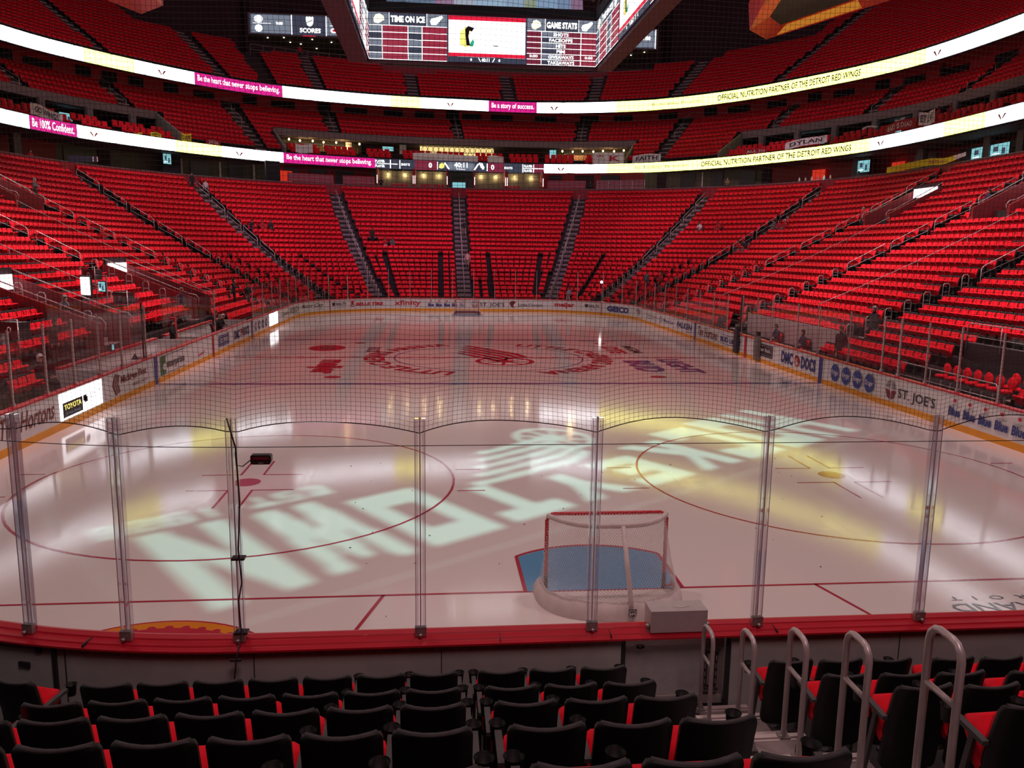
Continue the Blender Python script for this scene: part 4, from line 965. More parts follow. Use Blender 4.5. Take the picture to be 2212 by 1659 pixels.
# ---- low wall, concourse and back wall behind the lower bowl
def lower_concourse():
    mb = MB().use(WALLRED); s2 = 2*S1
    loft(mb, rs(0, 123, 1.0), [(22.55, 10.6), (22.55, 11.95), (22.75, 11.95), (22.75, 10.6)], True); mb.use(SLAB); loft(mb, rs(0, 123, 1.0), [(22.5, 11.95), (22.5, 12.02), (22.85, 12.02), (22.85, 11.95)], True); o = obj('wall_bowl_rim', mb); tag(o, kind='structure')
    mb = MB().use(STEPD); loft(mb, rs(0, 123, 1.0), [(22.7, 11.3), (33, 11.3)]); o = obj('floor', mb); tag(o, kind='structure')
    mb = MB()
    for p, q_, m in ((0, 48.2, WALLRED), (48.2, 53.4, OLIVE), (53.4, 56, WALLRED), (56, 67.4, OLIVE), (67.4, 70.2, WALLRED), (70.2, 73.6, OLIVE), (73.6, 123, WALLRED)): mb.use(m); loft(mb, rs(p, q_, .5), [(28.2, 11.3), (28.2, 14.3)])
    o = obj('wall_concourse', mb); tag(o, kind='structure')
    mb = MB().use(SLAB); cloft(mb, 0, 268, [(.0, 14.22), (.0, 15.38), (.5, 15.38), (.5, 15.1), (14, 15.1), (14, 14.22)]); o = obj('ceiling', mb); tag(o, kind='structure')
    # doorways, openings and columns on the concourse wall
    mb = MB()
    # (position, width in metres, material)
    for sp, wd, m in ((45.9, 3.0, INK), (38.0, 3.5, INK), (32, 3, INK), (25, 3, INK), (48.7, 3.0, INK), (49.3, 1.2, WALLD), (51.6, 2.0, INK), (52.1, .18, WHITE), (52.5, 1.6, INK), (52.95, .2, WHITE), (51.15, .18, WHITE), (53.9, 1.4, INK), (54.6, 1.8, INK), (55.3, 2.0, INK), (67.8, 1.6, INK), (68.6, 2.2, WALLD), (69.3, 2.2, INK), (70.7, 1.0, WALLD), (71.4, 1.7, INK), (71.8, .15, WHITE), (72.2, 1.3, INK), (73.0, 1.8, INK), (73.5, 1.0, WALLD), (77.6, 2.5, SLAB), (79.0, 4.5, INK), (82.5, 5, INK), (88, 5, INK), (93, 4, INK), (99, 5, INK), (106, 5, INK)):
        x, y, nx, ny = ring(sp, 28.12); mb.use(m); mb.box((x, y, 12.8), (.14, wd, 2.5), atan2(ny, nx))
    for sp in (46.9, 77.9, 80.4, 84, 90, 96): x, y, nx, ny = ring(sp, 26.5); mb.use(SLAB).box((x, y, 12.8), (.5, .7, 2.9), atan2(ny, nx))
    o = obj('wall_openings', mb); tag(o, kind='structure')
lower_concourse()
def on_wall(s, off, z): x, y, nx, ny = ring(s, off); return x, y, z, atan2(ny, nx)
# lit niches in the middle of the far end, railings, light bars, screens
def far_niches():
    k = 0
    for x0, x1 in ((-9.0, -5.1), (-4.8, -1.3), (1.9, 5.3), (5.6, 9.6)):
        y0 = 84.9; mb = MB().use(mat('niche_olive', (.22, .21, .14), .7, noise=.1)); c = (x0+x1)/2
        r = thing('bar_niche', 'olive walled opening with warm lamps below the score ribbon, %s from the left' % ORD[k], 'niche', (c, 87.5, 11.3), 0, 'niches of the far lower level')
        w_ = (x1-x0)/2
        mb.box((0, .6, 1.42), (2*w_, .1, 2.8)); obj('back_panel', mb, r)
        mb = MB().use(WALLRED); mb.box((-w_-.08, -.9, 1.42), (.16, 2.9, 2.8)); mb.box((w_+.08, -.9, 1.42), (.16, 2.9, 2.8)); obj('side_wall', mb, r)
        mb = MB().use(E_TXT); mb.box((-w_-.05, -2.4, 1.6), (.06, .04, .9)); mb.box((w_+.05, -2.4, 1.6), (.06, .04, .9)); obj('light_bar', mb, r)
        n = 2 if k != 2 else 1
        for j in range(2):
            xx = -w_*.5+j*w_; mb = MB().use(E_BULB); mb.lathe([(0, 0), (.06, .03), (.06, .06), (0, .06)], (xx, .45, 2.45), 8); obj('lamp', mb, r)
            lamp('POINT', 'niche_lamp', (c+xx, 87.5+.3, 13.6), (c+xx, 88, 12), 22, (1, .75, .4), shadow_soft_size=.05)
        k += 1
    mb = MB().use(mat('ledge_light', (.75, .68, .66), .4, noise=.05))
    for x0, x1 in ((-9.2, -1.1), (1.2, 9.9)): mb.box(((x0+x1)/2, 84.0, 11.82), (x1-x0, .3, .12))
    o = obj('trim_1', mb); tag(o, kind='structure')
    mb = MB().use(E_TEAL); mb.box((.1, 86.2, 12.15), (1.5, .1, 1.3)); mb.use(INK); mb.box((-.9, 85.4, 12.6), (.35, .5, 2.4)); mb.box((1.0, 85.4, 12.6), (.35, .5, 2.4)); solo('glass_doorway', mb, 'glowing pale blue doorway at the top of the central aisle', 'doorway')
    # round red stools in the niches
    G = None; spots = [(-4.1+.42*i) for i in range(3)]+[(-2.6+.42*i) for i in range(3)]+[5.9+.45*i for i in range(3)]+[(-7.2+.45*i) for i in range(4)]
    for i, x in enumerate(spots):
        if G is None:
            G = thing('bar_stool', 'x', 'stool', (x, 84.7, 11.3), 0, 'red stools on the ledge of the far niches'); mb = MB().use(CAPRED); mb.lathe([(0, -.05), (.19, -.05), (.21, .0), (.19, .05), (0, .05)], (0, 0, .78), 12); obj('seat', mb, G); mb = MB().use(CAPRED); mb.lathe([(0, -.03), (.17, -.03), (.2, 0), (.17, .03), (0, .03)], (0, .2, .98), 12, 'y'); obj('backrest', mb, G); mb = MB().use(STEEL); mb.tube([(0, 0, 0), (0, 0, .75)], .03, 6); mb.lathe([(0, 0), (.2, 0), (.2, .02), (0, .03)], (0, 0, 0), 10); obj('leg', mb, G); o = G
        else: o = copy_tree(G)
        o.location = (x, 84.7, 11.3); o['label'] = 'red round-backed stool in the lit niches below the score ribbon, %s from the left' % ORD[[q for q, _ in enumerate(sorted(spots)) if abs(sorted(spots)[q]-x) < 1e-6][0]]
    # wire railings at the rim, left and right of the niches
    for i, (s0, s1, m) in enumerate(((53.44, 54.77, WALLRED), (55.06, 55.98, WALLRED), (67.65, 68.8, WALLRED), (69.15, 70.6, WHITE))):
        r = thing('railing_panel', 'meshed guard rail panel at the rim of the far stand, %s from the left' % ORD[i], 'railing', (0, 0, 0), 0, 'rim guard rails'); mb = MB().use(ALU if i > 2 else CAPRED)
        ss = rs(s0, s1, .3)
        for z in (12.1, 12.5, 12.95): mb.tube([(*ring(s, 22.6)[:2], z) for s in ss], .025, 4)
        for s in ss: x, y, _, _ = ring(s, 22.6); mb.tube([(x, y, 12.0), (x, y, 12.95)], .025, 4)
        obj('frame', mb, r); mb = MB().use(mat('mesh_panel', (.30, .10, .13), .6)); loft(mb, ss, [(22.61, 12.1), (22.61, 12.92), (22.62, 12.92), (22.62, 12.1)], True); obj('mesh_infill', mb, r)
far_niches()
def screen_box(label, x, y, z, a, w_, h, m, name='tv_screen', deco=True):
    r = thing(name, label, 'screen', (x, y, z), a); mb = MB().use(INK); mb.box((0, .03, 0), (w_+.1, .06, h+.1)); obj('case', mb, r)
    mb = MB().use(m); mb.box((0, -.01, 0), (w_, .03, h))
    if deco:
        mb.use(E_NAVY); mb.box((-w_*.2, -.028, h*.1), (w_*.25, .01, h*.4)); mb.box((w_*.22, -.028, -h*.12), (w_*.18, .01, h*.5)); mb.use(E_TXT); mb.box((-w_*.2, -.034, -h*.3), (w_*.4, .01, h*.08))
    obj('display', mb, r); return r
def dirface(nx, ny): return atan2(-ny, -nx)+pi/2          # local -Y faces inward
for s, off, z, w_, h, lab in ((50.6, 26.4, 13.7, .8, .95, 'small pale blue screen on the dark column at upper left of the lower stand'), (76.35, 26.4, 13.35, 1.3, 1.05, 'pale blue screen on the black wall at right behind the lower stand'), (79.6, 26.4, 13.1, 2.0, .9, 'blue television in the right suites, farther of two'), (81.8, 26.4, 13.1, 2.0, .9, 'blue television in the right suites, nearer of two')):
    x, y, nx, ny = ring(s, off); screen_box(lab, x, y, z, dirface(nx, ny), w_, h, E_TEAL)
for s, lab in ((50.75, 'dark column carrying the small screen at left'), (76.2, 'black wall block carrying the screen at right'), (53.15, 'dark blue-grey column left of the far railings')):
    x, y, nx, ny = ring(s, 26.9 if s != 53.15 else 24.2); mb = MB().use(INK if s > 70 else ROOFM); mb.box((0, 0, 0), (.4, 1.9 if s != 53.15 else 1.5, 2.85)); solo('column', mb, lab, 'column', loc=(x, y, 12.75), rz=atan2(ny, nx))
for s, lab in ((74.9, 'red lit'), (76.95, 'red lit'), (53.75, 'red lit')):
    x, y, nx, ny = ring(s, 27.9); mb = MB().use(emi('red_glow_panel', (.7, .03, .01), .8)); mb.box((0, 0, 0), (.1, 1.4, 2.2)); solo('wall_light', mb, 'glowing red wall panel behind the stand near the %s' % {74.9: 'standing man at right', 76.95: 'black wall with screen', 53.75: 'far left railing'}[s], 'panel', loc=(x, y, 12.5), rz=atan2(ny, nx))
# ---- LED ribbons
def ribbon(name, label, off, z0, z1, segs, texts, board):
    root = thing(name, label, 'led ribbon', (0, 0, 0)); mb = MB().use(DARK); cloft(mb, 20, 250, [(off-.02, z0-.06), (off-.02, z1+.06), (off+.3, z1+.06), (off+.3, z0-.06)]); obj('housing', mb, root)
    mb = MB()
    for a, b, m in segs:
        mb.use(m); cloft(mb, a, b, [(off-.04, z0), (off-.04, z1)], False, .8)
    obj('display', mb, root)
    h = z1-z0
    def tf(a0, a1):
        return lambda a, b: (*cv(a0+(a1-a0)*a, off-.06)[:2], z0+h*b)
    mb = MB()
    for a0, a1, t, m, b0, b1, bold in texts: put_text(mb, m, t, tf(a0, a1), 0, 1, b0, b1, bold)
    for t in [x for x in board[0]]:
        f = tf(t, t+.9)
        mb.use(A_RED); mb.polys([[(.0, .62), (.25, .62), (.5, .25), (.4, .25)], [(.6, .25), (1, .62), (.75, .62), (.55, .35)]], f)
    obj('lettering', mb, root)
    if board[1]:
        a0, a1 = board[1]; mb = MB(); f = lambda a, b: (*cv(a0+(a1-a0)*a, off-.06)[:2], z0+h*b); f2 = lambda a, b: (*cv(a0+(a1-a0)*a, off-.08)[:2], z0+h*b)
        mb.use(E_MAROON); mb.polys(rect(.23, 0, .36, 1)+rect(.66, 0, .76, 1)+rect(0.93, 0, 1, 1), f); mb.use(E_GREY); mb.polys(rect(.42, .1, .58, .9), f)
        mb.use(E_TXT); mb.polys(rect(.0, .46, .13, .54)+rect(.085, .05, .09, .95)+rect(.14, .05, .145, .95)+rect(.36, .1, .365, .9)+rect(.655, .1, .66, .9)+rect(.87, .05, .875, .95)+rect(.875, .46, 1, .54)+rect(.935, .05, .94, .95), f2)
        mb.polys([[(.40, .85), (.41, .85), (.435, .15), (.425, .15)], [(.60, .85), (.61, .85), (.585, .15), (.575, .15)]], f2)
        for u0, u1, t, b0, b1 in ((.0, .055, 'PLAYER', .62, .88), (.0, .055, 'PLAYER', .12, .38), (.15, .20, 'SHOTS', .38, .62), (.31, .33, '0', .25, .8), (.46, .54, '40:11', .38, .92), (.475, .525, 'Progress', .1, .28), (.68, .70, '0', .25, .8), (.76, .81, 'SHOTS', .38, .62), (.88, .93, 'PLAYER', .62, .88), (.88, .93, 'PLAYER', .12, .38)):
            put_text(mb, E_TXT, t, f2, u0, u1, b0, b1, .03)
        mb.use(E_GOLD); mb.polys([[(.37, .3), (.375, .7), (.39, .85), (.405, .7), (.4, .3), (.385, .2)]], f2); mb.use(E_TXT); mb.polys([[(.625+x*.018, .5+y*.8) for x, y in p] for p in winged_wheel()[-5:]]+disc(.632, .45, .008, .22, n=12), f2)
        obj('scoreboard_strip', mb, root)
A_FAINT = emi('led_faint', (.80, .80, .55), 2.2)
sg = [(20, 34, E_WHITE), (34, 42, E_YEL), (42, 50, E_PINK), (50, 60, E_WHITE), (60, 66.5, E_YEL), (66.5, 86.2, E_WHITE), (86.2, 91.2, E_PINK), (91.2, 101.6, E_WHITE), (101.6, 106.75, E_YEL), (106.75, 113.65, E_WHITE), (113.65, 123.9, E_PINK), (123.9, 143.65, E_NAVY), (143.65, 151, E_WHITE), (151, 183.4, E_YEL), (183.4, 192.65, E_WHITE), (192.65, 197.35, E_YEL), (197.35, 208, E_WHITE), (208, 217, E_PINK), (217, 250, E_WHITE)]
ribbon('led_ribbon', 'lower glowing advertising ribbon with the small game clock in its middle', 0, 14.28, 15.34, sg,
       [(86.5, 90.9, 'Be 100% Confident.', E_TXT, .2, .85, .01), (114, 123.5, 'Be the heart that never stops believing.', E_TXT, .2, .85, .01), (162.6, 181.1, 'OFFICIAL NUTRITION PARTNER OF THE DETROIT RED WINGS', T_DARK, .24, .78, .02), (154.5, 161, 'Be healthy. Be active.', A_GREY, .3, .68, 0), (192.9, 197.0, 'Be Remarkable', A_FAINT, .25, .8, 0), (102, 106.5, 'Be Remarkable', A_FAINT, .25, .8, 0)],
       ([92.5, 108.2, 145.2, 184.3, 198.6], (123.9, 143.65)))
sg = [(20, 40, E_WHITE), (40, 48, E_YEL), (48, 58, E_PINK), (58, 76, E_WHITE), (76, 82, E_YEL), (82, 96.15, E_WHITE), (96.15, 100.95, E_YEL), (100.95, 106.9, E_WHITE), (106.9, 115.1, E_PINK), (115.1, 126.35, E_WHITE), (126.35, 129.65, E_YEL), (129.65, 137.75, E_WHITE), (137.75, 142.9, E_PINK), (142.9, 151, E_WHITE), (151, 183.45, E_YEL), (183.45, 205, E_WHITE), (205, 214, E_PINK), (214, 250, E_WHITE)]
ribbon('led_ribbon', 'upper glowing advertising ribbon running below the top seats', 5, 21.98, 23.2, sg,
       [(107.2, 114.8, 'Be the heart that never stops believing.', E_TXT, .2, .85, .01), (138.1, 142.6, 'Be a story of success.', E_TXT, .2, .85, .01), (161.35, 177.15, 'OFFICIAL NUTRITION PARTNER OF THE DETROIT RED WINGS', T_DARK, .24, .78, .02), (154.6, 159.8, 'Be healthy. Be active.', A_GREY, .3, .68, 0), (178.6, 182.2, 'Be Remarkable', A_FAINT, .25, .8, 0), (96.7, 100.5, 'Be Remarkable', A_FAINT, .25, .8, 0)], ([103.2, 132.6, 144.2, 184.2], None))
# ---- middle tier
MAIS = [90.45, 99.95, 111.45, 120.35, 134.05, 147.5, 156.9, 167.8, 178.5, 188.1]
UAIS = [98.1, 109.95, 118.95, 128.85, 140.15, 148.6, 156.6, 167.7]
def zmid(m): return 15.45+.56*m
def zup(m): return 23.2+.52*m
MID_N = 11
def openwedge(t): return 102.6 < t < 114.0 or 153.2 < t < 164.5
def urows(t):
    for a, n in ((106, 19), (113.5, 12), (116, 9), (126, 10), (132, 7), (149, 8), (153, 9), (158, 11), (165.5, 13)):
        if t < a: return n
    return 20
def tiers():
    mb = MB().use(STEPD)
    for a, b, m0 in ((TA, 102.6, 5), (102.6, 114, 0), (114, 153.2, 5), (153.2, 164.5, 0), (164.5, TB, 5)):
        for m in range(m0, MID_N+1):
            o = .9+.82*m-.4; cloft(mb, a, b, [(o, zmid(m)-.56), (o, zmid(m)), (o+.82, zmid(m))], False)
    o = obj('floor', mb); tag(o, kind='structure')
    mb = MB().use(STEPD)
    for a, b, n_ in ((TA, 106, 19), (106, 113.5, 12), (113.5, 116, 9), (116, 126, 10), (126, 132, 7), (132, 149, 8), (149, 153, 9), (153, 158, 11), (158, 165.5, 13), (165.5, TB, 20)):
        for m in range(n_+1): o = 5.7+.83*m-.4; cloft(mb, a, b, [(o, zup(m)-.52), (o, zup(m)), (o+.83, zup(m))], False)
        o = 5.7+.83*(n_+1)-.4; cloft(mb, a, b, [(o, zup(n_)), (o, zup(n_)-4)], False)
    cloft(mb, TA, TB, [(5.3, 23.0), (5.3, 22.0), (9.9, 22.0+2.6)], False)
    o = obj('floor', mb); tag(o, kind='structure')
    # slab edges and wedge side walls
    mb = MB().use(SLAB)
    for a, b in ((TA, 102.6), (114, 153.2), (164.5, TB)): cloft(mb, a, b, [(4.35, 17.75), (4.35, 18.50), (4.65, 18.50), (4.65, 18.15), (9, 18.15), (9, 17.75)])
    for t in (102.6, 114, 153.2, 164.5):
        d = .2
        a, b = cv(t, .3), cv(t, 4.7); nx, ny = a[2], a[3]; tx, ty = -ny, nx
        for e in (0,):
            P = [(a[0], a[1], 15.4), (b[0], b[1], 15.4), (b[0], b[1], 18.5), (a[0], a[1], 16.0)]
            mb.add([(p[0]+tx*.12, p[1]+ty*.12, p[2]) for p in P]+[(p[0]-tx*.12, p[1]-ty*.12, p[2]) for p in P], [(0, 1, 2, 3), (7, 6, 5, 4), (0, 4, 5, 1), (1, 5, 6, 2), (2, 6, 7, 3), (3, 7, 4, 0)])
    o = obj('trim_2', mb); tag(o, kind='structure')
    mb = MB().use(SLAB)
    for t in list(np.arange(58, 102, 4.2))+list(np.arange(167, 224, 4.2)):
        x, y, nx, ny = cv(t, 4.3); mb.box((x, y, 16.55), (.5, .55, 2.6), atan2(ny, nx))
    o = obj('column', mb); tag(o, kind='structure')
    mb = MB().use(WALLD); 
    for a, b in ((TA, 102.6), (114, 153.2), (164.5, TB)): cloft(mb, a, b, [(8.0, 15.1), (8.0, 18.0)], False)
    o = obj('wall_suites', mb); tag(o, kind='structure')
    # wall behind the middle tier with dark window openings
    mb = MB().use(mat('wall_red_upper', (.62, .03, .05), .6, noise=.12)); cloft(mb, TA, TB, [(10.0, 20.4), (10.0, 24.8)], False); mb.use(ROOFM)
    t = TA+2
    r = random.Random(5)
    while t < TB-2:
        w_ = r.choice([1.6, 2.4, 2.8]); x, y, nx, ny = cv(t, 9.96); mb.box((x, y, 22.0 if w_ > 2 else 21.9), (.12, w_, .85 if w_ > 2 else 1.5), atan2(ny, nx)); t += w_+r.uniform(.7, 1.6)
    o = obj('wall_middle_tier', mb); tag(o, kind='structure')
    # aisles
    mb = MB()
    for t in MAIS:
        m0 = 0 if openwedge(t) else 5
        for m in range(m0, 10):
            x, y, nx, ny = cv(t, .9+.82*m); mb.use(AISLE).box((x, y, zmid(m)+.06), (.84, 1.2, .13), atan2(ny, nx)); mb.use(NOSE).box((x-nx*.4, y-ny*.4, zmid(m)+.13), (.04, 1.2, .01), atan2(ny, nx))
    for t in UAIS:
        for m in range(0, urows(t)+1):
            x, y, nx, ny = cv(t, 5.7+.83*m); mb.use(AISLE).box((x, y, zup(m)+.06), (.85, 1.25, .13), atan2(ny, nx))
    o = obj('floor', mb); tag(o, kind='structure')
    # outer shell, roof, corner walls at the top
    mb = MB().use(WALLD); cloft(mb, 5, 264, [(23, 18), (23, 46)], False, 3); P = [cv(5, 23), cv(264, 23)]; mb.quad((P[0][0], -26, 0), (P[1][0], -26, 0), (P[1][0], -26, 46), (P[0][0], -26, 46)); o = obj('wall_outer', mb); tag(o, kind='structure')
    mb = MB().use(ROOFM); mb.quad((-62, -30, 45), (62, -30, 45), (62, 120, 45), (-62, 120, 45)); o = obj('ceiling', mb); tag(o, kind='structure')
    mb = MB().use(WALLD)
    for sg_ in (-1, 1):
        x0 = -26.6 if sg_ < 0 else 27.4
        mb.box((x0+sg_*13, 108.5, 33), (26, .4, 20)); mb.box((x0+sg_*.2, 106.5, 33), (.4, 5, 20))
    mb.box((.4, 107.2, 41), (54, .4, 11.6)); o = obj('wall_far_top', mb); tag(o, kind='structure')
    mb = MB().use(OLIVE); mb.box((.4, 111, 31), (54, .4, 9)); mb.quad((-26.6, 104.2, 32.35), (27.4, 104.2, 32.35), (27.4, 111, 30.9), (-26.6, 111, 30.9)); mb.use(CONC); mb.box((.4, 107, 27.6), (54, 9, .3)); o = obj('wall_top_concourse', mb); tag(o, kind='structure')
    mb = MB().use(WALLRED); cloft(mb, 124.5, 152.2, [(13.0, 27.0), (13.0, 28.35), (13.15, 28.35), (13.15, 27.0)]); mb.use(SLAB); cloft(mb, 124.5, 152.2, [(12.95, 28.35), (12.95, 28.43), (13.2, 28.43), (13.2, 28.35)]); o = obj('wall_top_rim', mb); tag(o, kind='structure')
    mb = MB().use(mat('top_rail', (.45, .35, .36), .4, .3)); ss = rs(114.3, 123.6, 1.0)
    for z in (28.9, 29.5): mb.tube([(*cv(t, 14.6)[:2], z) for t in ss], .035, 4)
    for t in ss: x, y, _, _ = cv(t, 14.6); mb.tube([(x, y, 27.8), (x, y, 29.5)], .035, 4)
    o = obj('trim_3', mb); tag(o, kind='structure')
    # roof trusses
    mb = MB().use(DARK)
    for y in range(0, 105, 13):
        for z in (40, 43): mb.tube([(-50, y, z), (50, y, z)], .18, 4)
        for x in range(-48, 49, 6): mb.tube([(x, y, 40), (x+3, y, 43), (x+6, y, 40)], .09, 4)
    o = obj('ceiling_truss', mb); tag(o, kind='structure')
tiers()
for i, (px, z_, y_) in enumerate([(-24.3, 31.4, 105), (-22.2, 31.9, 104.8), (-21.6, 31.1, 106), (-20.3, 31.0, 106.4), (-18.6, 31.6, 105), (-18.4, 30.6, 107.5), (-16.2, 31.3, 105.6), (-13.4, 30.8, 106), (-12.9, 30.0, 109), (23, 31.4, 105), (25.8, 31.3, 105), (22.9, 30.9, 106), (24.2, 30.9, 106)]):
    mb = MB().use(E_DOT); mb.lathe([(0, 0), (.09, 0), (.09, .05), (0, .05)], (0, 0, 0), 8); solo('downlight', mb, 'tiny recessed ceiling light under the %s score board' % ('left part of the' if px < 0 else 'right end of the'), 'light', 'downlights under the far score board %s' % ('left' if px < 0 else 'right'), loc=(px, y_, 32.35-(y_-104.2)*.213-.06))
# ---- suites: paired seats, fronts, banners and screens
def suite_seats():
    G = thing('suite_seat', 'x', 'seat', (0, 0, 0)); mb = MB(); rounded_panel(mb, RED, BLACK, .56, .62, .06, lambda x, z: -.1*z, .07, 2, 5); shift(mb, 0, (0, 0, .35)); obj('backrest', mb, G)
    mb = MB().use(RED); mb.box((0, .24, .38), (.54, .46, .14)); obj('seat', mb, G)
    first = True; k = 0; tot = 0
    for a, b, side in ((84, 102, 'left'), (114.6, 152.6, 'far'), (165.2, 203, 'right')):
        for row, (off, z) in enumerate(((1.0, 15.25), (2.3, 15.75))):
            t = a+.4; i = 0
            while t < b:
                grp = int((t-a)/(4.2)); fr = (t-a) % 4.2
                if fr < 3.2:
                    o = G if first else copy_tree(G); first = False
                    x, y, nx, ny = cv(t, off); o.location = (x, y, z); o.rotation_euler = (0, 0, dirface(nx, ny)+pi); i += 1; tot += 1
                    o['label'] = 'wide red suite seat, %s row, %s along the %s balcony above the lower ribbon' % (['front', 'back'][row], ORD[(i-1) % 27] if i < 28 else 'last', side); o['group'] = 'suite seats, %s balcony, %s row%s' % (side, ['front', 'back'][row], '' if i < 28 else ', right part')
                t += .66
    mb = MB().use(STEPD)
    for a, b in ((TA, 102.4), (114.2, 153), (164.7, TB)): cloft(mb, a, b, [(.4, 15.3), (1.6, 15.3), (1.6, 15.75), (3.2, 15.75), (3.2, 16.1), (8, 16.1)], False)
    o = obj('floor', mb); tag(o, kind='structure')
suite_seats()
def far_bars():
    mb = MB()
    # warm pendant lamps on the two bar balconies
    bars = [('left', 115.6, 123.0), ('right', 145.6, 152.0)]
    for nm, a, b in bars:
        n = 7
        for i in range(n):
            t = a+(b-a)*i/(n-1); x, y, nx, ny = cv(t, 4.9+.5*(i % 2)); r = thing('pendant_lamp', 'warm glowing bar lamp, %s from the left on the %s bar balcony' % (ORD[i], nm), 'lamp', (x, y, 17.45), 0, '%s bar lamps' % nm)
            mb = MB().use(E_BULB); mb.lathe([(0, -.16), (.09, -.1), (.12, 0), (.06, .1), (0, .12)], (0, 0, 0), 8); obj('bulb', mb, r); mb = MB().use(INK); mb.tube([(0, 0, .1), (0, 0, .3)], .02, 4); obj('stem', mb, r)
        for t in ((a*3+b)/4, (a+3*b)/4): x, y, nx, ny = cv(t, 4.6); lamp('POINT', 'bar_light', (x, y, 17.1), (x, y, 16), 110, (1, .62, .25), shadow_soft_size=.2)
        r = thing('back_bar', 'amber lit back bar wall of the %s bar balcony' % nm, 'bar', (0, 0, 0)); mb = MB().use(OLIVE); cloft(mb, a-.8, b+.6, [(7.6, 16.1), (7.6, 17.75), (7.7, 17.75), (7.7, 16.1)]); mb.use(mat('bar_wood', (.25, .11, .03), .5, noise=.2)); cloft(mb, a, b, [(5.6, 16.1), (5.6, 17.0), (6.1, 17.0), (6.1, 16.1)]); obj('counter', mb, r)
        mb = MB().use(ALU); ss = rs(a+.3, b-2, 1.0)
        for z in (16.2, 16.6, 16.95): mb.tube([(*cv(t, 3.6)[:2], z) for t in ss], .03, 4)
        for t in ss: x, y, _, _ = cv(t, 3.6); mb.tube([(x, y, 15.9), (x, y, 16.95)], .03, 4)
        obj('railing', mb, r)
    # gold hexagon-patterned back wall in the middle
    r = thing('pattern_wall', 'glowing cream wall with dark hexagon pattern behind the central suite seats', 'wall panel', (0, 0, 0)); mb = MB().use(emi('cream_glow', (1, .72, .28), 1.1)); cloft(mb, 129.6, 138.6, [(6.4, 16.0), (6.4, 17.75), (6.5, 17.75), (6.5, 16.0)]); obj('panel', mb, r)
    mb = MB().use(INK)
    for i in range(14):
        for j in range(2):
            t0 = 129.8+i*.66+(.33 if j else 0); z0 = 16.75+.66*j; P = [cv(t0+.36*cos(k*pi/3), 6.36)[:2]+(z0+.36*sin(k*pi/3),) for k in range(7)]
            mb.tube([p for p in P], .03, 4, False)
    obj('lattice', mb, r)
    rr = [(127.6, 'white panel with a red sign left of the pattern wall', WHITE, .8, 1.1), (144.6, 'pale blue panel at the right suites', E_TEAL, .8, 1.0), (126.0, 'dim teal screen at the left suites', E_TEAL, 1.3, .5), (121.9, 'white notice beside the left bar', WHITE, .7, 1.0)]
    for t, lab, m, w_, h in rr: x, y, nx, ny = cv(t, 5.2); screen_box(lab, x, y, 17.1, dirface(nx, ny), w_, h, m, 'wall_panel', False)
    for t, lab in ((170.5, 'first'), (172.2, 'second'), (180.5, 'third'), (95.0, 'left'), (86.2, 'far left')): x, y, nx, ny = cv(t, 6.4); screen_box('teal television glowing inside the side suites, %s one' % lab, x, y, 16.9, dirface(nx, ny), 1.3, .75, E_TEAL)
far_bars()
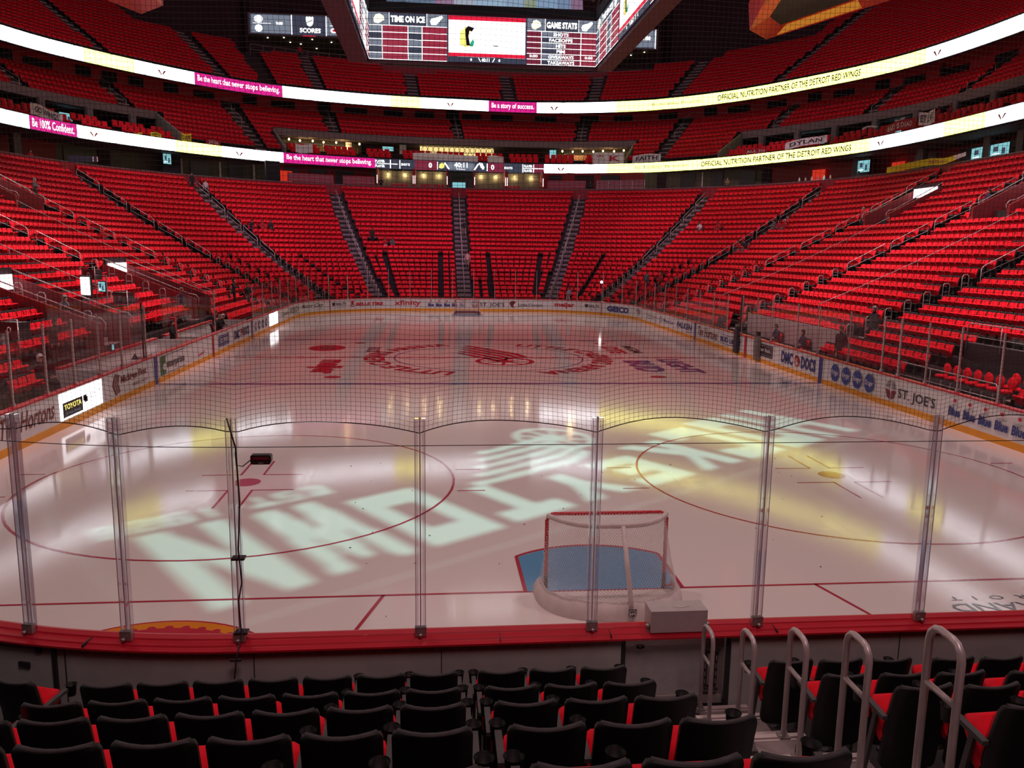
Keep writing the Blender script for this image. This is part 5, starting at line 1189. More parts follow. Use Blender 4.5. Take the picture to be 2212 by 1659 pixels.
def banners():
    def cloth(label, t, off, z, w_, h, m, txtm=None, text='', wav=.12, tf=None, d=0, slope=0):
        mb = MB().use(m); n = 10
        def f(a, b):
            x, y, nx, ny = cv(t+(a-.5)*w_, off); dz = z+h*(b-.5)+wav*sin(a*5+t)*.6+slope*(a-.5)
            k = -.12-.1*sin(a*7+t)*b; return (x+nx*k, y+ny*k, dz)
        for i in range(n):
            for j in range(3): mb.quad(f(i/n, j/3), f((i+1)/n, j/3), f((i+1)/n, (j+1)/3), f(i/n, (j+1)/3))
        if text:
            g = lambda a, b: tuple(c+d_ for c, d_ in zip(f(a, b), (-cv(t, off)[2]*.03, -cv(t, off)[3]*.03, 0))); put_text(mb, txtm, text, g, .12, .88, .25, .78, .02)
        solo('fan_banner', mb, label, 'banner')
    W = mat('banner_white', (.85, .92, .95), .8, noise=.1, nscale=2); Y = mat('banner_yellow', (.9, .86, .03), .8, noise=.1); R_ = mat('banner_red', (.45, .01, .03), .8, noise=.1)
    cloth('white hand-lettered banner over the left suite rail above the pink ribbon', 88.2, .2, 15.75, 3.3, .9, W, T_DARK, 'GO WINGS', slope=-.3)
    cloth('small yellow banner hanging on the left suite rail', 99.6, .25, 15.6, 1.2, .38, Y, T_DARK, 'OCTO'); cloth('yellow square sign at the end of the left suites', 102.9, .3, 15.75, 1.1, .8, Y, T_DARK, 'D-WFB')
    cloth('thin yellow pennant on the left suite rail', 97.6, .1, 15.45, .9, .16, Y); cloth('dark red banner lettered in white on the corner rail at left', 105.9, .3, 15.6, 1.6, .6, R_, WHITE, '2026')
    cloth('long pale blue banner below the central pattern wall', 132.0, .2, 15.75, 7.6, .8, W); cloth('short pale blue banner right of the central aisle', 137.9, .2, 15.75, 1.9, .8, W); cloth('pale banner hanging on the left bar railing', 116.0, .25, 15.95, 1.9, .9, W)
    cloth('pale blue flag with a red leaf at the right bar', 151.2, .25, 16.0, 3.7, 1.3, W, A_RED, '* K', .05); cloth('white banner with grey letters in the right corner seats', 155.7, .3, 15.85, 3.4, .9, W, T_DARK, 'FAITH')
    cloth('white and red banner on the right suite rail, far one', 169.4, .2, 15.6, 3.0, .5, R_, WHITE, 'ALL IN', slope=.1); cloth('long crumpled white banner on the right suite rail', 175.5, .2, 15.9, 5.0, .7, W, T_DARK, 'DYLAN', slope=.3)
    cloth('dark red lettered banner on the right suites, near one', 187.0, .1, 15.85, 4.0, .8, R_, WHITE, 'EASY IS DEAD'); cloth('white lettered poster at the near right suites', 190.4, .1, 16.0, 2.0, 1.0, W, T_DARK, 'ET LV')
    cloth('tiny white paper on the right suite ledge', 181.6, 1.5, 16.6, 1.8, .16, W); cloth('slim white streamer on the right suite ledge, nearer', 185.0, 1.6, 16.75, 1.2, .16, W)
    # yellow cloth over the rim of the right lower stand
    mb = MB().use(Y)
    def f(a, b): x, y, nx, ny = ring(78.1+a*4.6, 22.4); return (x-nx*(.05+.06*sin(a*9)), y-ny*(.05+.06*sin(a*9)), 12.2+(b-.5)*(.55-.25*abs(a-.3))+.1*sin(a*6)+.15*a)
    for i in range(12): mb.quad(f(i/12, 0), f((i+1)/12, 0), f((i+1)/12, 1), f(i/12, 1))
    put_text(mb, A_RED, 'LETS GO', lambda a, b: tuple(np.array(f(a, b))+np.array((-.05, 0, 0))), .35, .8, .25, .75, .01); mb.use(W)
    for i in range(4): mb.quad(f(1+i/16, 0), f(1+(i+1)/16, .1), f(1+(i+1)/16, .9), f(1+i/16, 1))
    solo('fan_banner', mb, 'crumpled yellow banner draped over the red rim at right', 'banner')
    mb = MB().use(mat('banner_dark', (.03, .04, .07), .8))
    def f(a, b): x, y, nx, ny = ring(47.2+a*.85, 22.45); return (x-nx*.1, y-ny*.1, 12.25+(b-.5)*.5+.25*a)
    for i in range(6): mb.quad(f(i/6, 0), f((i+1)/6, 0), f((i+1)/6, 1), f(i/6, 1))
    put_text(mb, WHITE, '11', lambda a, b: tuple(np.array(f(a, b))+np.array((.05, 0, 0))), .8, .98, .1, .9, .02); solo('fan_banner', mb, 'dark banner with white ends on the red rim at left', 'banner')
banners()
# ---- hanging centre scoreboard (hollow ring of screens)
def scoreboard():
    root = thing('centre_scoreboard', 'huge hollow hanging scoreboard with screens on its inner faces', 'scoreboard', (0, 30.5, 15))
    def loc(mb): mb.v = [(x, y-30.5, z-15) for x, y, z in mb.v]; return mb
    xl, xr, yf, yn = -6.25, 6.5, 39.05, 22; zb_, zt = 15.45, 17.9
    FR = mat('frame_purple', (.085, .02, .035), .6, noise=.1, nscale=1)
    mb = MB().use(FR); o = 1.15
    def ringbox(z0, z1, a, b):
        A = [(xl-a, yf+a), (xr+a, yf+a), (xr+a, yn-a), (xl-a, yn-a)]; B = [(xl-b, yf+b), (xr+b, yf+b), (xr+b, yn-b), (xl-b, yn-b)]
        for i in range(4):
            j = (i+1) % 4; p, q, r_, s = A[i], A[j], B[j], B[i]
            mb.add([(*p, z0[0]), (*q, z0[0]), (*r_, z0[1]), (*s, z0[1]), (*p, z1[0]), (*q, z1[0]), (*r_, z1[1]), (*s, z1[1])], [(0, 1, 2, 3), (7, 6, 5, 4), (0, 4, 5, 1), (1, 5, 6, 2), (2, 6, 7, 3), (3, 7, 4, 0)])
    ringbox((15.28, 15.5), (18.05, 18.2), .05, 1.15); obj('frame', loc(mb), root)
    mb = MB().use(ROOFM); ringbox((18.02, 18.02), (18.45, 18.45), -.12, .3); obj('inner_ledge', loc(mb), root)
    mb = MB().use(DARK)
    for s, x in ((1, xl), (-1, xr)):
        for i in range(5): y = 24+i*3.4; mb.box((x-s*.5, y, 19.6), (.5, .5, 2.2)); mb.tube([(x-s*.2, y, 18.5), (x-s*.2, y+1.7, 19.6), (x-s*.2, y+3.4, 18.5)], .06, 4)
        mb.tube([(x+s*.3, yn, 19.0), (x+s*.3, yf, 19.0)], .1, 4); mb.tube([(x+s*.3, yn, 19.5), (x+s*.3, yf, 19.5)], .06, 4)
    obj('truss', loc(mb), root)
    # added glowing sheet above the far inner ledge, standing in for the pale-lit roof
    BLU = [emi('roof_glow_%d' % i, c, .8) for i, c in enumerate([(.10, .14, .22), (.16, .22, .34), (.34, .20, .32), (.42, .46, .56), (.36, .50, .66), (.30, .42, .58), (.30, .36, .26), (.26, .38, .56), (.20, .28, .44), (.28, .16, .26)])]
    mb = MB(); xs = [-5.3, -4.2, -2.6, -1.5, -.3, 1.4, 2.5, 3.2, 4.4, 5.2, 5.9]
    for i in range(10): mb.use(BLU[i]); mb.quad((xs[i], 40.3, 18.4), (xs[i+1], 40.3, 18.4), (xs[i+1], 41.6, 23), (xs[i], 41.6, 23))
    obj('roof_glow_sheet', loc(mb), root)
    mb = MB().use(INK); mb.box((.75, 36, 19.35), (.16, .16, .8)); mb.lathe([(0, -.2), (.14, -.1), (.14, .2), (0, .25)], (.6, 36, 19.6), 8); obj('hanging_camera', loc(mb), root)
    def face(tfm, mirror=False):
        mb = MB(); W_ = 12.75
        L0 = lambda a, b: tfm(a, b, 0); L1 = lambda a, b: tfm(a, b, 1); L2 = lambda a, b: tfm(a, b, 2)
        mb.use(E_NAVY); mb.polys(rect(0, 0, 1, 1), L0)
        mb.use(E_TXT); mb.polys(rect(.345, .12, .683, .98), L1)
        mb.use(E_RED); mb.polys(rect(.345, .90, .683, .99)+rect(.345, .12, .683, .20), L2)
        # feathered head on the white panel
        mb.use(E_GOLD); mb.polys([[(.395, .38), (.398, .66), (.42, .76), (.445, .74), (.432, .55), (.44, .36), (.42, .32)]], L2); mb.use(T_DARK); mb.polys([[(.423, .36), (.417, .70), (.43, .78), (.458, .74), (.447, .66), (.436, .68), (.432, .56), (.44, .36)]], lambda a, b: tfm(a, b, 3)); mb.use(E_GREEN); mb.polys([[(.44, .42), (.452, .50), (.458, .44), (.452, .34), (.44, .34)]], lambda a, b: tfm(a, b, 3))
        mb.use(A_GREY); mb.polys([[(.53, .44), (.545, .36), (.56, .36), (.57, .40), (.56, .38), (.545, .38)]], L2)
        # left table
        for x0, x1, title in ((.0, .338, 'TIME ON ICE'), (.69, 1.0, 'GAME STATS')):
            w = x1-x0; X = lambda a: x0+w*a
            mb.use(E_GREY); mb.polys(rect(X(0), .74, X(.26), 1)+rect(X(.74), .74, X(1), 1), L1); mb.use(E_NAVY); mb.polys(rect(X(.26), .74, X(.74), 1), L1)
            for r_ in range(5 if x0 == 0 else 6):
                nr = 5 if x0 == 0 else 6; b1 = .73-.73*r_/nr; b0 = .73-.73*(r_+1)/nr
                for c0, c1, m in ((0, .17, E_GREY), (.17, .5, E_RED if 0 else MATS['led_maroon2']), (.5, .68, E_GREY), (.68, 1, MATS['led_maroon2'])) if x0 == 0 else ((0, .21, E_MAROON), (.21, .5, E_GREY), (.5, .78, E_MAROON), (.78, 1, MATS['led_maroon2'])):
                    mb.use(m if r_ % 2 == 0 or m is not E_GREY else E_NAVY); mb.polys(rect(X(c0), b0, X(c1), b1), L1)
                mb.use(E_TXT); mb.polys(rect(X(0), b1-.007, X(1), b1+.007), L2)
            for c in ((.17, .5, .68) if x0 == 0 else (.21, .78)): mb.use(E_TXT); mb.polys(rect(X(c)-.0015, 0, X(c)+.0015, .73), L2)
            mb.use(E_TXT); mb.polys(rect(X(.258), .74, X(.265), 1)+rect(X(.738), .74, X(.745), 1)+rect(X(0), 0, X(1), .012), L2)
            put_text(mb, E_TXT, title, L2, X(.28), X(.72), .80, .94, .05)
            mb.use(emi('led_cream', (1, .95, .6), 1.8)); mb.polys([[(X(.06), .86), (X(.09), .95), (X(.14), .97), (X(.19), .92), (X(.2), .84), (X(.16), .80), (X(.12), .76), (X(.07), .78)]], L2); mb.use(E_TXT); mb.polys([[(X(.78), .84), (X(.80), .90), (X(.86), .93), (X(.93), .975), (X(.95), .94), (X(.90), .84), (X(.86), .77), (X(.80), .77)]], L2)
            if x0 > 0:
                for r_, (t, a, b) in enumerate((('SHOTS', .38, .60), ('FACEOFFS', .32, .66), ('HITS', .42, .56), ('PIM', .43, .55), ('GIVEAWAYS', .31, .68), ('TAKEAWAYS', .30, .69))):
                    b1 = .73-.73*r_/6; put_text(mb, E_TXT, t, L2, X(a), X(b), b1-.10, b1-.025, .03)
                put_text(mb, E_TXT, '0:00', L2, X(.04), X(.16), .16, .22, .03); put_text(mb, E_TXT, '0:00', L2, X(.84), X(.96), .16, .22, .03)
        mb.use(E_NAVY); mb.polys(rect(.345, 0, .683, .115), L2); L3 = lambda a, b: tfm(a, b, 3)
        put_text(mb, E_TXT, '0', L3, .44, .448, .03, .09, .03); put_text(mb, E_TXT, '40:11', L3, .49, .525, .02, .10, .03); put_text(mb, E_TXT, '0', L3, .565, .573, .03, .09, .03); mb.use(E_TXT); mb.polys([[(.475, .10), (.479, .10), (.488, .02), (.484, .02)], [(.537, .02), (.541, .02), (.55, .10), (.546, .10)]], L3)
        return mb
    emi('led_maroon2', (.42, .03, .07), .8)
    obj('inner_screen', loc(face(lambda a, b, k: (xl+.06+(xr-xl-.12)*a, yf-.06-.015*k, zb_+(zt-zb_)*b))), root)
    obj('inner_screen', loc(face(lambda a, b, k: (xr-.0-.015*k-.03, yf-.1-(yf-yn)*a, zb_+(zt-zb_)*b))), root)
    obj('inner_screen', loc(face(lambda a, b, k: (xl+.0+.015*k+.03, yn+(yf-yn-.1)*a, zb_+(zt-zb_)*b))), root)
    mb = MB().use(DARK)
    for x in (-6, 6):
        for y in (-8, 8): mb.tube([(x, y, 8), (x, y, 27)], .08, 6)
    obj('hoist_cable', mb, root)
scoreboard()
def end_board():
    r = thing('score_board', 'wide far score board hung above the top concourse, mostly behind the centre scoreboard', 'scoreboard', (0, 104, 33.5))
    mb = MB().use(SLAB); mb.box((.4, .1, .1), (53.9, .3, 2.7)); obj('frame', mb, r)
    mb = MB(); f = lambda k: (lambda a, b: (-26.3+53.4*a, -.07-.02*k, -1.1+2.4*b))
    mb.use(E_NAVY); mb.polys(rect(0, 0, 1, 1), f(0)); mb.use(E_GREY)
    for a, b in ((.003, .098), (.182, .28), (.72, .82), (.9, .997)): mb.polys(rect(a, .04, b, .96), f(1))
    mb.use(E_TXT); mb.polys(disc(.021, .74, .0105, .19, n=20, r0=.88)+disc(.021, .74, .008, .15, n=20)+disc(.021, .27, .009, .19, n=20)+rect(.008, .51, .05, .53)+rect(.098, 0, .1, 1)+rect(.18, 0, .182, 1)+rect(.19, .51, .24, .53)+rect(.899, 0, .901, 1)+rect(.997, 0, .999, 1)+shield(0, 0, 1)[:0], f(2))
    mb.polys([[(.142+x*.022, .70+y*.52) for x, y in shield(0, 0, 1)[0]]], f(2)); mb.use(E_NAVY); mb.polys([[(.132, .62), (.136, .62), (.151, .78), (.147, .78)]], f(3))
    mb.use(E_GREEN); mb.polys([[(.20+.008*cos(pi/2+i*pi/5)*(1 if i % 2 == 0 else .45), .76+.2*sin(pi/2+i*pi/5)*(1 if i % 2 == 0 else .45)) for i in range(10)]], f(2)); mb.use(E_TXT); mb.polys([[(.20+.006*cos(pi/2+i*pi/5)*(1 if i % 2 == 0 else .45), .76+.15*sin(pi/2+i*pi/5)*(1 if i % 2 == 0 else .45)) for i in range(10)]]+disc(.20, .27, .009, .14, n=8), f(3)); mb.use(E_RED); mb.polys(disc(.20, .28, .005, .07, n=6), f(4))
    for t, a, b, c, d in (('9:00', .062, .078, .46, .62), ('SCORES', .118, .168, .12, .36), ('7:00', .965, .985, .42, .66)): put_text(mb, E_TXT, t, f(3), a, b, c, d, .04)
    mb.use(E_RED); mb.polys(rect(.125, -.06, .155, -.02), f(1)); obj('display', mb, r)
end_board()
# ---- red hung ring beams at the upper corners
def red_beams():
    for s, lab in ((1, 'red and orange lit hanging beam at the top right'), (-1, 'red hanging beam tip at the top left')):
        r = thing('hanging_beam', lab, 'beam', (0, 0, 24)); RB = mat('beam_red', (.55, .02, .02), .5, noise=.1, nscale=.5)
        Pq = [(26.7, 64.8), (24.1, 62.1), (22.1, 54), (21.5, 38), (34, 38), (31.3, 52.7)]; P = [(s*x, y) for x, y in Pq]; cx = s*27.0; cy = 51
        mb = MB().use(RB); n = 6; Q = [(cx+(x-cx)*.72, cy+(y-cy)*.80) for x, y in P]
        for i in range(n):
            j = (i+1) % n; mb.quad((*P[i], 0), (*P[j], 0), (*Q[j], .5), (*Q[i], .5)); O = lambda p: (cx+(p[0]-cx)*1.04, cy+(p[1]-cy)*1.03)
            mb.quad((*P[i], 0), (*P[j], 0), (*O(P[j]), 2.2), (*O(P[i]), 2.2))
        obj('frame', mb, r); mb = MB().use(ROOFM); mb.add([(*q, .5) for q in Q], [tuple(range(n))]); obj('soffit', mb, r)
        if s > 0:
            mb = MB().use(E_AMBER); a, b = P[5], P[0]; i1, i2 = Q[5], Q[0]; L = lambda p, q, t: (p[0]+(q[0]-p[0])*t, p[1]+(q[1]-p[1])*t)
            p1, p2 = L(L(a, b, .2), L(i1, i2, .2), .15), L(L(a, b, .92), L(i1, i2, .92), .15); p3, p4 = L(L(a, b, .92), L(i1, i2, .92), .9), L(L(a, b, .2), L(i1, i2, .2), .9); mb.add([(*p1, .05), (*p2, .05), (*p3, .42), (*p4, .42)], [(0, 1, 2, 3)]); obj('amber_glow_face', mb, r)  # orange light on the underside, put in as a glowing face
        mb = MB().use(DARK); mb.tube([(s*27, 45, 1), (s*27, 45, 16)], .06, 5); mb.tube([(s*26, 58, 1), (s*26, 58, 16)], .06, 5); obj('hanger', mb, r)
        lamp('SPOT', 'beam_light', (s*24, 57, 19.5), (s*27.5, 57, 24), 380 if s > 0 else 150, (1, .22, .16) if s > 0 else (1, .4, .55), spot_size=radians(120), shadow_soft_size=.3)
red_beams()
# ------------------------------------------------------------------ people
SKIN = mat('skin', (.50, .28, .22), .6, noise=.05)
def cl(name, c): return mat('cloth_'+name, c, .85, noise=.15, nscale=12)
CB = cl('black', (.018, .018, .022)); CG = cl('grey', (.12, .12, .13)); CR = cl('red', (.45, .015, .025)); CW = cl('white', (.62, .58, .60)); CN = cl('navy', (.02, .03, .07)); CT = cl('tan', (.25, .19, .14)); CP = cl('pink', (.70, .40, .40)); CBL = cl('blue', (.30, .45, .60))
HB = mat('hair_brown', (.05, .03, .02), .8, noise=.2, nscale=30); HG = mat('hair_grey', (.30, .28, .27), .8, noise=.2, nscale=30); HK = mat('hair_black', (.012, .01, .01), .8, noise=.2, nscale=30)
PEOPLE = []
def person(label, x, y, z, rz, pose='stand', top=CB, legs=CB, hair=HB, arms='down', lean=0, h=1.76, cap=None):
    k = h/1.76; PEOPLE.append((x, y, z, rz, pose))
    J = {}; R = {}; E = []
    def j(n, p, r): J[n] = Vector(p)*k; R[n] = r*k
    if pose == 'sit':
        pz = .52; j('pel', (0, 0, pz), .15); j('hipL', (-.10, .04, pz-.01), .095); j('hipR', (.10, .04, pz-.01), .095); j('kneL', (-.13, .46, pz-.0), .062); j('kneR', (.13, .46, pz-.0), .062)
        j('ankL', (-.13, .50, pz-.42), .042); j('ankR', (.13, .50, pz-.42), .042); j('toeL', (-.14, .70, pz-.47), .036); j('toeR', (.14, .70, pz-.47), .036)
    else:
        pz = .95; st = .10 if pose == 'walk' else 0; j('pel', (0, 0, pz), .14); j('hipL', (-.095, 0, pz-.05), .095); j('hipR', (.095, 0, pz-.05), .095)
        j('kneL', (-.11, .03+st*1.4, .50), .060); j('kneR', (.11, .03-st*.6, .50), .060); j('ankL', (-.12, st*1.2, .09), .042); j('ankR', (.12, -st*2.0, .09+st*.3), .042); j('toeL', (-.14, .19+st*1.2, .035), .036); j('toeR', (.14, .19-st*2, .035+st*.3), .036)
    sp = J['pel'].z/k
    ln = lambda zz: lean*zz
    j('wai', (0, ln(.2), sp+.18), .125); j('che', (0, ln(.38)+.01, sp+.36), .15); j('neb', (0, ln(.5), sp+.50), .075); j('nek', (0, ln(.56)+.01, sp+.56), .055); j('hea', (0, ln(.66)+.025, sp+.655), .078); j('top', (0, ln(.74)+.015, sp+.735), .080)
    j('nos', (0, ln(.66)+.115, sp+.66), .014)
    for s, n in ((-1, 'L'), (1, 'R')):
        j('sho'+n, (s*.185, ln(.46), sp+.46), .068)
        if arms == 'front' or (arms == 'mixed' and n == 'L'): j('elb'+n, (s*.24, .10+ln(.3), sp+.22), .046); j('wri'+n, (s*.10, .32+ln(.3), sp+.24), .030); hd = Vector((-s*.3, .9, .1))
        elif arms == 'cross': j('elb'+n, (s*.26, .06+ln(.3), sp+.22), .05); j('wri'+n, (-s*.02, .20+ln(.3), sp+.27), .032); hd = Vector((-s, .2, .05))
        elif pose == 'sit': j('elb'+n, (s*.25, .06+ln(.3), sp+.22), .046); j('wri'+n, (s*.14, .30, sp+.12), .030); hd = Vector((-s*.2, .95, -.15))
        else: j('elb'+n, (s*.25, -.02+ln(.2), sp+.19), .046); j('wri'+n, (s*.25, .06+ln(.0), sp-.05), .030); hd = Vector((0, .15, -1))
        hd.normalize(); side = Vector((1, 0, 0)) if abs(hd.x) < .5 else Vector((0, 0, 1)); side = (side-hd*side.dot(hd)).normalized(); w_ = J['wri'+n]/k; curl = hd.cross(side)
        j('pal'+n, w_+hd*.07, .032)
        for f in range(4):
            b = w_+hd*.085+side*(-.030+.02*f); ln_ = (.075, .085, .08, .062)[f]
            j('f%d%s' % (f, n), b+hd*.02, .010); j('g%d%s' % (f, n), b+hd*ln_+curl*.012, .008); E += [('pal'+n, 'f%d%s' % (f, n)), ('f%d%s' % (f, n), 'g%d%s' % (f, n))]
        tb = w_+hd*.04-side*.035; j('th'+n, tb+hd*.0, .012); j('tg'+n, tb-side*.028+hd*.045, .009); E += [('wri'+n, 'th'+n), ('th'+n, 'tg'+n)]
        E += [('che', 'sho'+n), ('sho'+n, 'elb'+n), ('elb'+n, 'wri'+n), ('wri'+n, 'pal'+n), ('pel', 'hip'+n), ('hip'+n, 'kne'+n), ('kne'+n, 'ank'+n), ('ank'+n, 'toe'+n)]
    E += [('pel', 'wai'), ('wai', 'che'), ('che', 'neb'), ('neb', 'nek'), ('nek', 'hea'), ('hea', 'top'), ('hea', 'nos')]
    names = list(J); me = bpy.data.meshes.new('person'); me.from_pydata([J[n] for n in names], [(names.index(a), names.index(b)) for a, b in E], []); o = bpy.data.objects.new('person_tmp', me); C.objects.link(o)
    m = o.modifiers.new('s', 'SKIN'); m.use_smooth_shade = True; sv = me.skin_vertices[0].data
    for i, n in enumerate(names): sv[i].radius = (R[n]*(1.25 if n in ('che', 'wai', 'pel') else 1), R[n]*(.85 if n in ('che', 'wai') else 1)); sv[i].use_root = n == 'pel'
    ss = o.modifiers.new('b', 'SUBSURF'); ss.levels = 1; ss.render_levels = 1
    dg = bpy.context.evaluated_depsgraph_get(); ev = o.evaluated_get(dg); nm = bpy.data.meshes.new_from_object(ev); bpy.data.objects.remove(o)
    nm.materials.clear()
    for mm in (SKIN, top, legs, INK): nm.materials.append(mm)
    V = np.array([v.co[:] for v in nm.vertices]) if len(nm.vertices) else np.zeros((0, 3))
    B = []; 
    for a, b in E:
        t = 0 if a[:3] in ('nek', 'hea', 'top', 'wri', 'pal') or a[0] in 'fgt' and a[:3] not in ('toe', 'top') else 1
        if a[:3] in ('hip', 'kne') or (a == 'pel' and b[:3] == 'hip'): t = 2
        if a[:3] == 'ank': t = 3
        if a == 'neb': t = 0
        if a == 'che' or a == 'sho' or a[:3] in ('elb', 'sho'): t = 1
        if a[:3] == 'elb' and False: t = 0
        B.append((np.array(J[a]), np.array(J[b]), t, max(R[a], R[b])))
    for p in nm.polygons:
        c = np.array(p.center); best = 1e9; bt = 0
        for a, b, t, r in B:
            d = b-a; u = max(0, min(1, float(np.dot(c-a, d)/max(1e-9, np.dot(d, d))))); q = np.linalg.norm(c-(a+d*u))-r*.85
            if q < best: best = q; bt = t
        p.material_index = bt; p.use_smooth = True
    nm.name = 'person'; root = bpy.data.objects.new('person', nm); C.objects.link(root); root.location = (x, y, z); root.rotation_euler = (0, 0, rz); tag(root, label, 'person')
    hc = J['hea']; tp = J['top']; mb = MB().use(cap or hair); r = .097*k; prof = []
    for i in range(7):
        a = pi/2*i/6; prof.append((r*cos(a)*1.0, tp.z+r*sin(a)*1.05-hc.z))
    mb.lathe([(r*.98, -.05*k)]+prof, (0, tp.y-.012*k, hc.z), 12)
    for i, v in enumerate(mb.v):                           # open the face: lift the front edge of the hair
        if v[1] > tp.y+.03*k and v[2] < hc.z+.06*k: mb.v[i] = (v[0]*.9, v[1]-.06*k, hc.z+.08*k)
    obj('hair' if cap is None else 'cap', mb, root)
    mb = MB().use(INK)
    for s in (-1, 1): mb.lathe([(0, -.008), (.009, 0), (0, .008)], (s*.030*k, hc.y+.076*k, hc.z+.02*k), 6, 'y')
    obj('eye', mb, root); mb = MB().use(A_DRED); mb.box((0, hc.y+.074*k, hc.z-.045*k), (.045*k, .012, .010)); obj('mouth', mb, root)
    mb = MB().use(SKIN)
    for s in (-1, 1): mb.lathe([(0, -.012), (.022, 0), (0, .012)], (s*.083*k, hc.y, hc.z), 8, 'x')
    obj('ear', mb, root)
    return root
def at(s, a): l = aisle_l(s, a); x, y, nx, ny = row_pt(s, l); return x, y, nx, ny
def fin(nx, ny): return atan2(-ny, -nx)-pi/2
def fz(s):
    n = max(0, min(NR-1, round((s-1.35)/.87))); return zb(srow(n))
P_ = [
 ('grey haired person in a dark jacket standing below the left entrance, arms at sides', -17.0, 24.9, 1.35, -pi/2+.2, 'stand', CN, CB, HG, 'mixed', 0, 1.82),
 ('person in black seen in profile behind the near left glass, looking right', -15.6, 20.6, .9, -pi/2, 'stand', CB, CB, HB, 'down', .15, 1.74),
 ('person in a dark suit standing by the red wall of the left entrance', -16.3, 37.2, 1.1, -pi/2, 'stand', CN, CB, HG, 'down', 0, 1.82),
 ('person in dark clothes standing in the near team bench behind glass', -14.1, 28.4, .2, -pi/2, 'stand', CB, CB, HB, 'cross', 0, 1.72),
 ('bald person in black leaning on the far bench rail', -13.75, 34.0, .35, -pi/2+.5, 'sit', CB, CB, HG, 'front', .35, 1.8),
 ('person in black and a white headset sitting beside the leaning one at the far bench', -13.8, 34.95, .35, -pi/2-.1, 'sit', CB, CB, HK, 'front', .3, 1.76),
 ('person in dark top at the back of the far bench, arms on knees', -14.7, 36.9, .35, -pi/2+.3, 'sit', CN, CG, HB, 'front', .3, 1.76),
 ('person in black standing behind the far bench, left of two', -15.8, 46.6, 1.3, -pi/2, 'stand', CB, CB, HK, 'front', 0, 1.8), ('person in black standing behind the far bench, right of two', -15.2, 47.8, 1.0, -pi/2-.4, 'stand', CB, CG, HB, 'mixed', 0, 1.75),
 ('child in red with glasses seated in the left stand near the benches', -17.6, 43.3, 2.2, -pi/2, 'sit', CR, CR, HB, 'down', .1, 1.5),
 ('spectator in a black cap and jersey seated low behind the left glass', -14.5, 17.1, .5, -pi/2+.2, 'sit', CB, CB, HB, 'down', .1, 1.78),
 ('spectator in grey seated at the far left edge behind glass', -15.6, 14.7, 1.1, -pi/2, 'sit', CG, CR, HB, 'down', .1, 1.74),
]
for p in P_: person(*p[:10], lean=p[10], h=p[11], cap=(CW if 'black cap' in p[0] else (CW if 'headset' in p[0] else None)))
def pa(label, s, a, dl, pose, top, legs, hair=HB, arms='down', lean=0, h=1.75, turn=0, dz=0, cap=None):
    l = aisle_l(s, a)+dl; x, y, nx, ny = row_pt(s, l); person(label, x, y, fz(s)+dz, fin(nx, ny)+turn, pose, top, legs, hair, arms, lean, h, cap)
pa('person in a black top and tan trousers walking down the central aisle', 14.3, ('C', 0), .35, 'walk', CB, CT, HB, 'mixed', .05, 1.8)
pa('person in a pale pink shirt walking down the central aisle, lower of two', 8.1, ('C', 0), .45, 'walk', CP, CT, HK, 'down', .05, 1.7)
pa('person in a white and blue jersey moving along the front row at the far right', 1.3, ('B', 17), 1.7, 'walk', CBL, CW, HB, 'front', .3, 1.6, 1.2)
pa('spectator in dark clothes standing in the far right corner, left of two', 5.2, ('B', 43.5), 2.6, 'stand', CG, CB, HB, 'down', 0, 1.75); pa('spectator in red standing in the far right corner, right of two', 5.0, ('B', 43.5), 4.4, 'stand', CR, CB, HB, 'mixed', 0, 1.75)
pa('usher in a bright red jacket standing by the right handrails', 15.4, ('R', 50.0), 1.2, 'stand', CR, CB, HG, 'down', 0, 1.78)
pa('usher in a dark vest seated on the stool at the upper right entrance', 16.4, ('R', 38.0), 1.2, 'sit', CN, CB, HB, 'down', 0, 1.85, 0, .35)
pa('heavy set person in black standing in the front rows of the right stand', 3.4, ('R', 26.1), 1.0, 'stand', CB, CB, HG, 'mixed', 0, 1.86, .3); pa('person in a dark jacket seated near the right glass below the standing one', 1.5, ('R', 26.1), 2.0, 'stand', CB, CB, HB, 'down', .1, 1.9, .4, -.2)
pa('spectator in a white shirt seated in the right corner block', 15.0, ('B', 68), -7.4, 'sit', CW, CG, HB, 'front', .1, 1.74); pa('spectator in red seated in the right corner block', 15.0, ('B', 68), -5.4, 'sit', CR, CR, HB, 'down', .1, 1.74)
pa('first of a group of spectators seated by the corner aisle at right, grey top', 15.1, ('B', 68), .95, 'sit', CG, CT, HB, 'front', .15, 1.7); pa('second spectator of the group by the right corner aisle, red top', 15.1, ('B', 68), 1.6, 'sit', CR, CB, HK, 'down', .15, 1.7); pa('third spectator of the group by the right corner aisle, light cap', 15.1, ('B', 68), 2.3, 'sit', CR, CG, HB, 'down', .1, 1.72, 0, 0, CW)
pa('spectator in red leaning forward, lower down by the right corner aisle', 11.4, ('B', 68), .9, 'sit', CR, CG, HB, 'front', .3, 1.7); pa('spectator in dark clothes, lower down by the right corner aisle', 11.4, ('B', 68), 1.7, 'sit', CB, CG, HK, 'front', .3, 1.72)
pa('spectator in a black jacket seated in the left corner block', 14.1, ('A', 44.5), 3.0, 'sit', CB, CB, HB, 'down', .1, 1.76); pa('spectator in red beside the black jacket in the left corner block', 14.1, ('A', 44.5), 2.2, 'sit', CR, CR, HB, 'down', .1, 1.7); pa('spectator bent down at the aisle of the left corner block', 14.1, ('A', 44.5), 1.0, 'sit', CB, CN, HK, 'front', .5, 1.7)
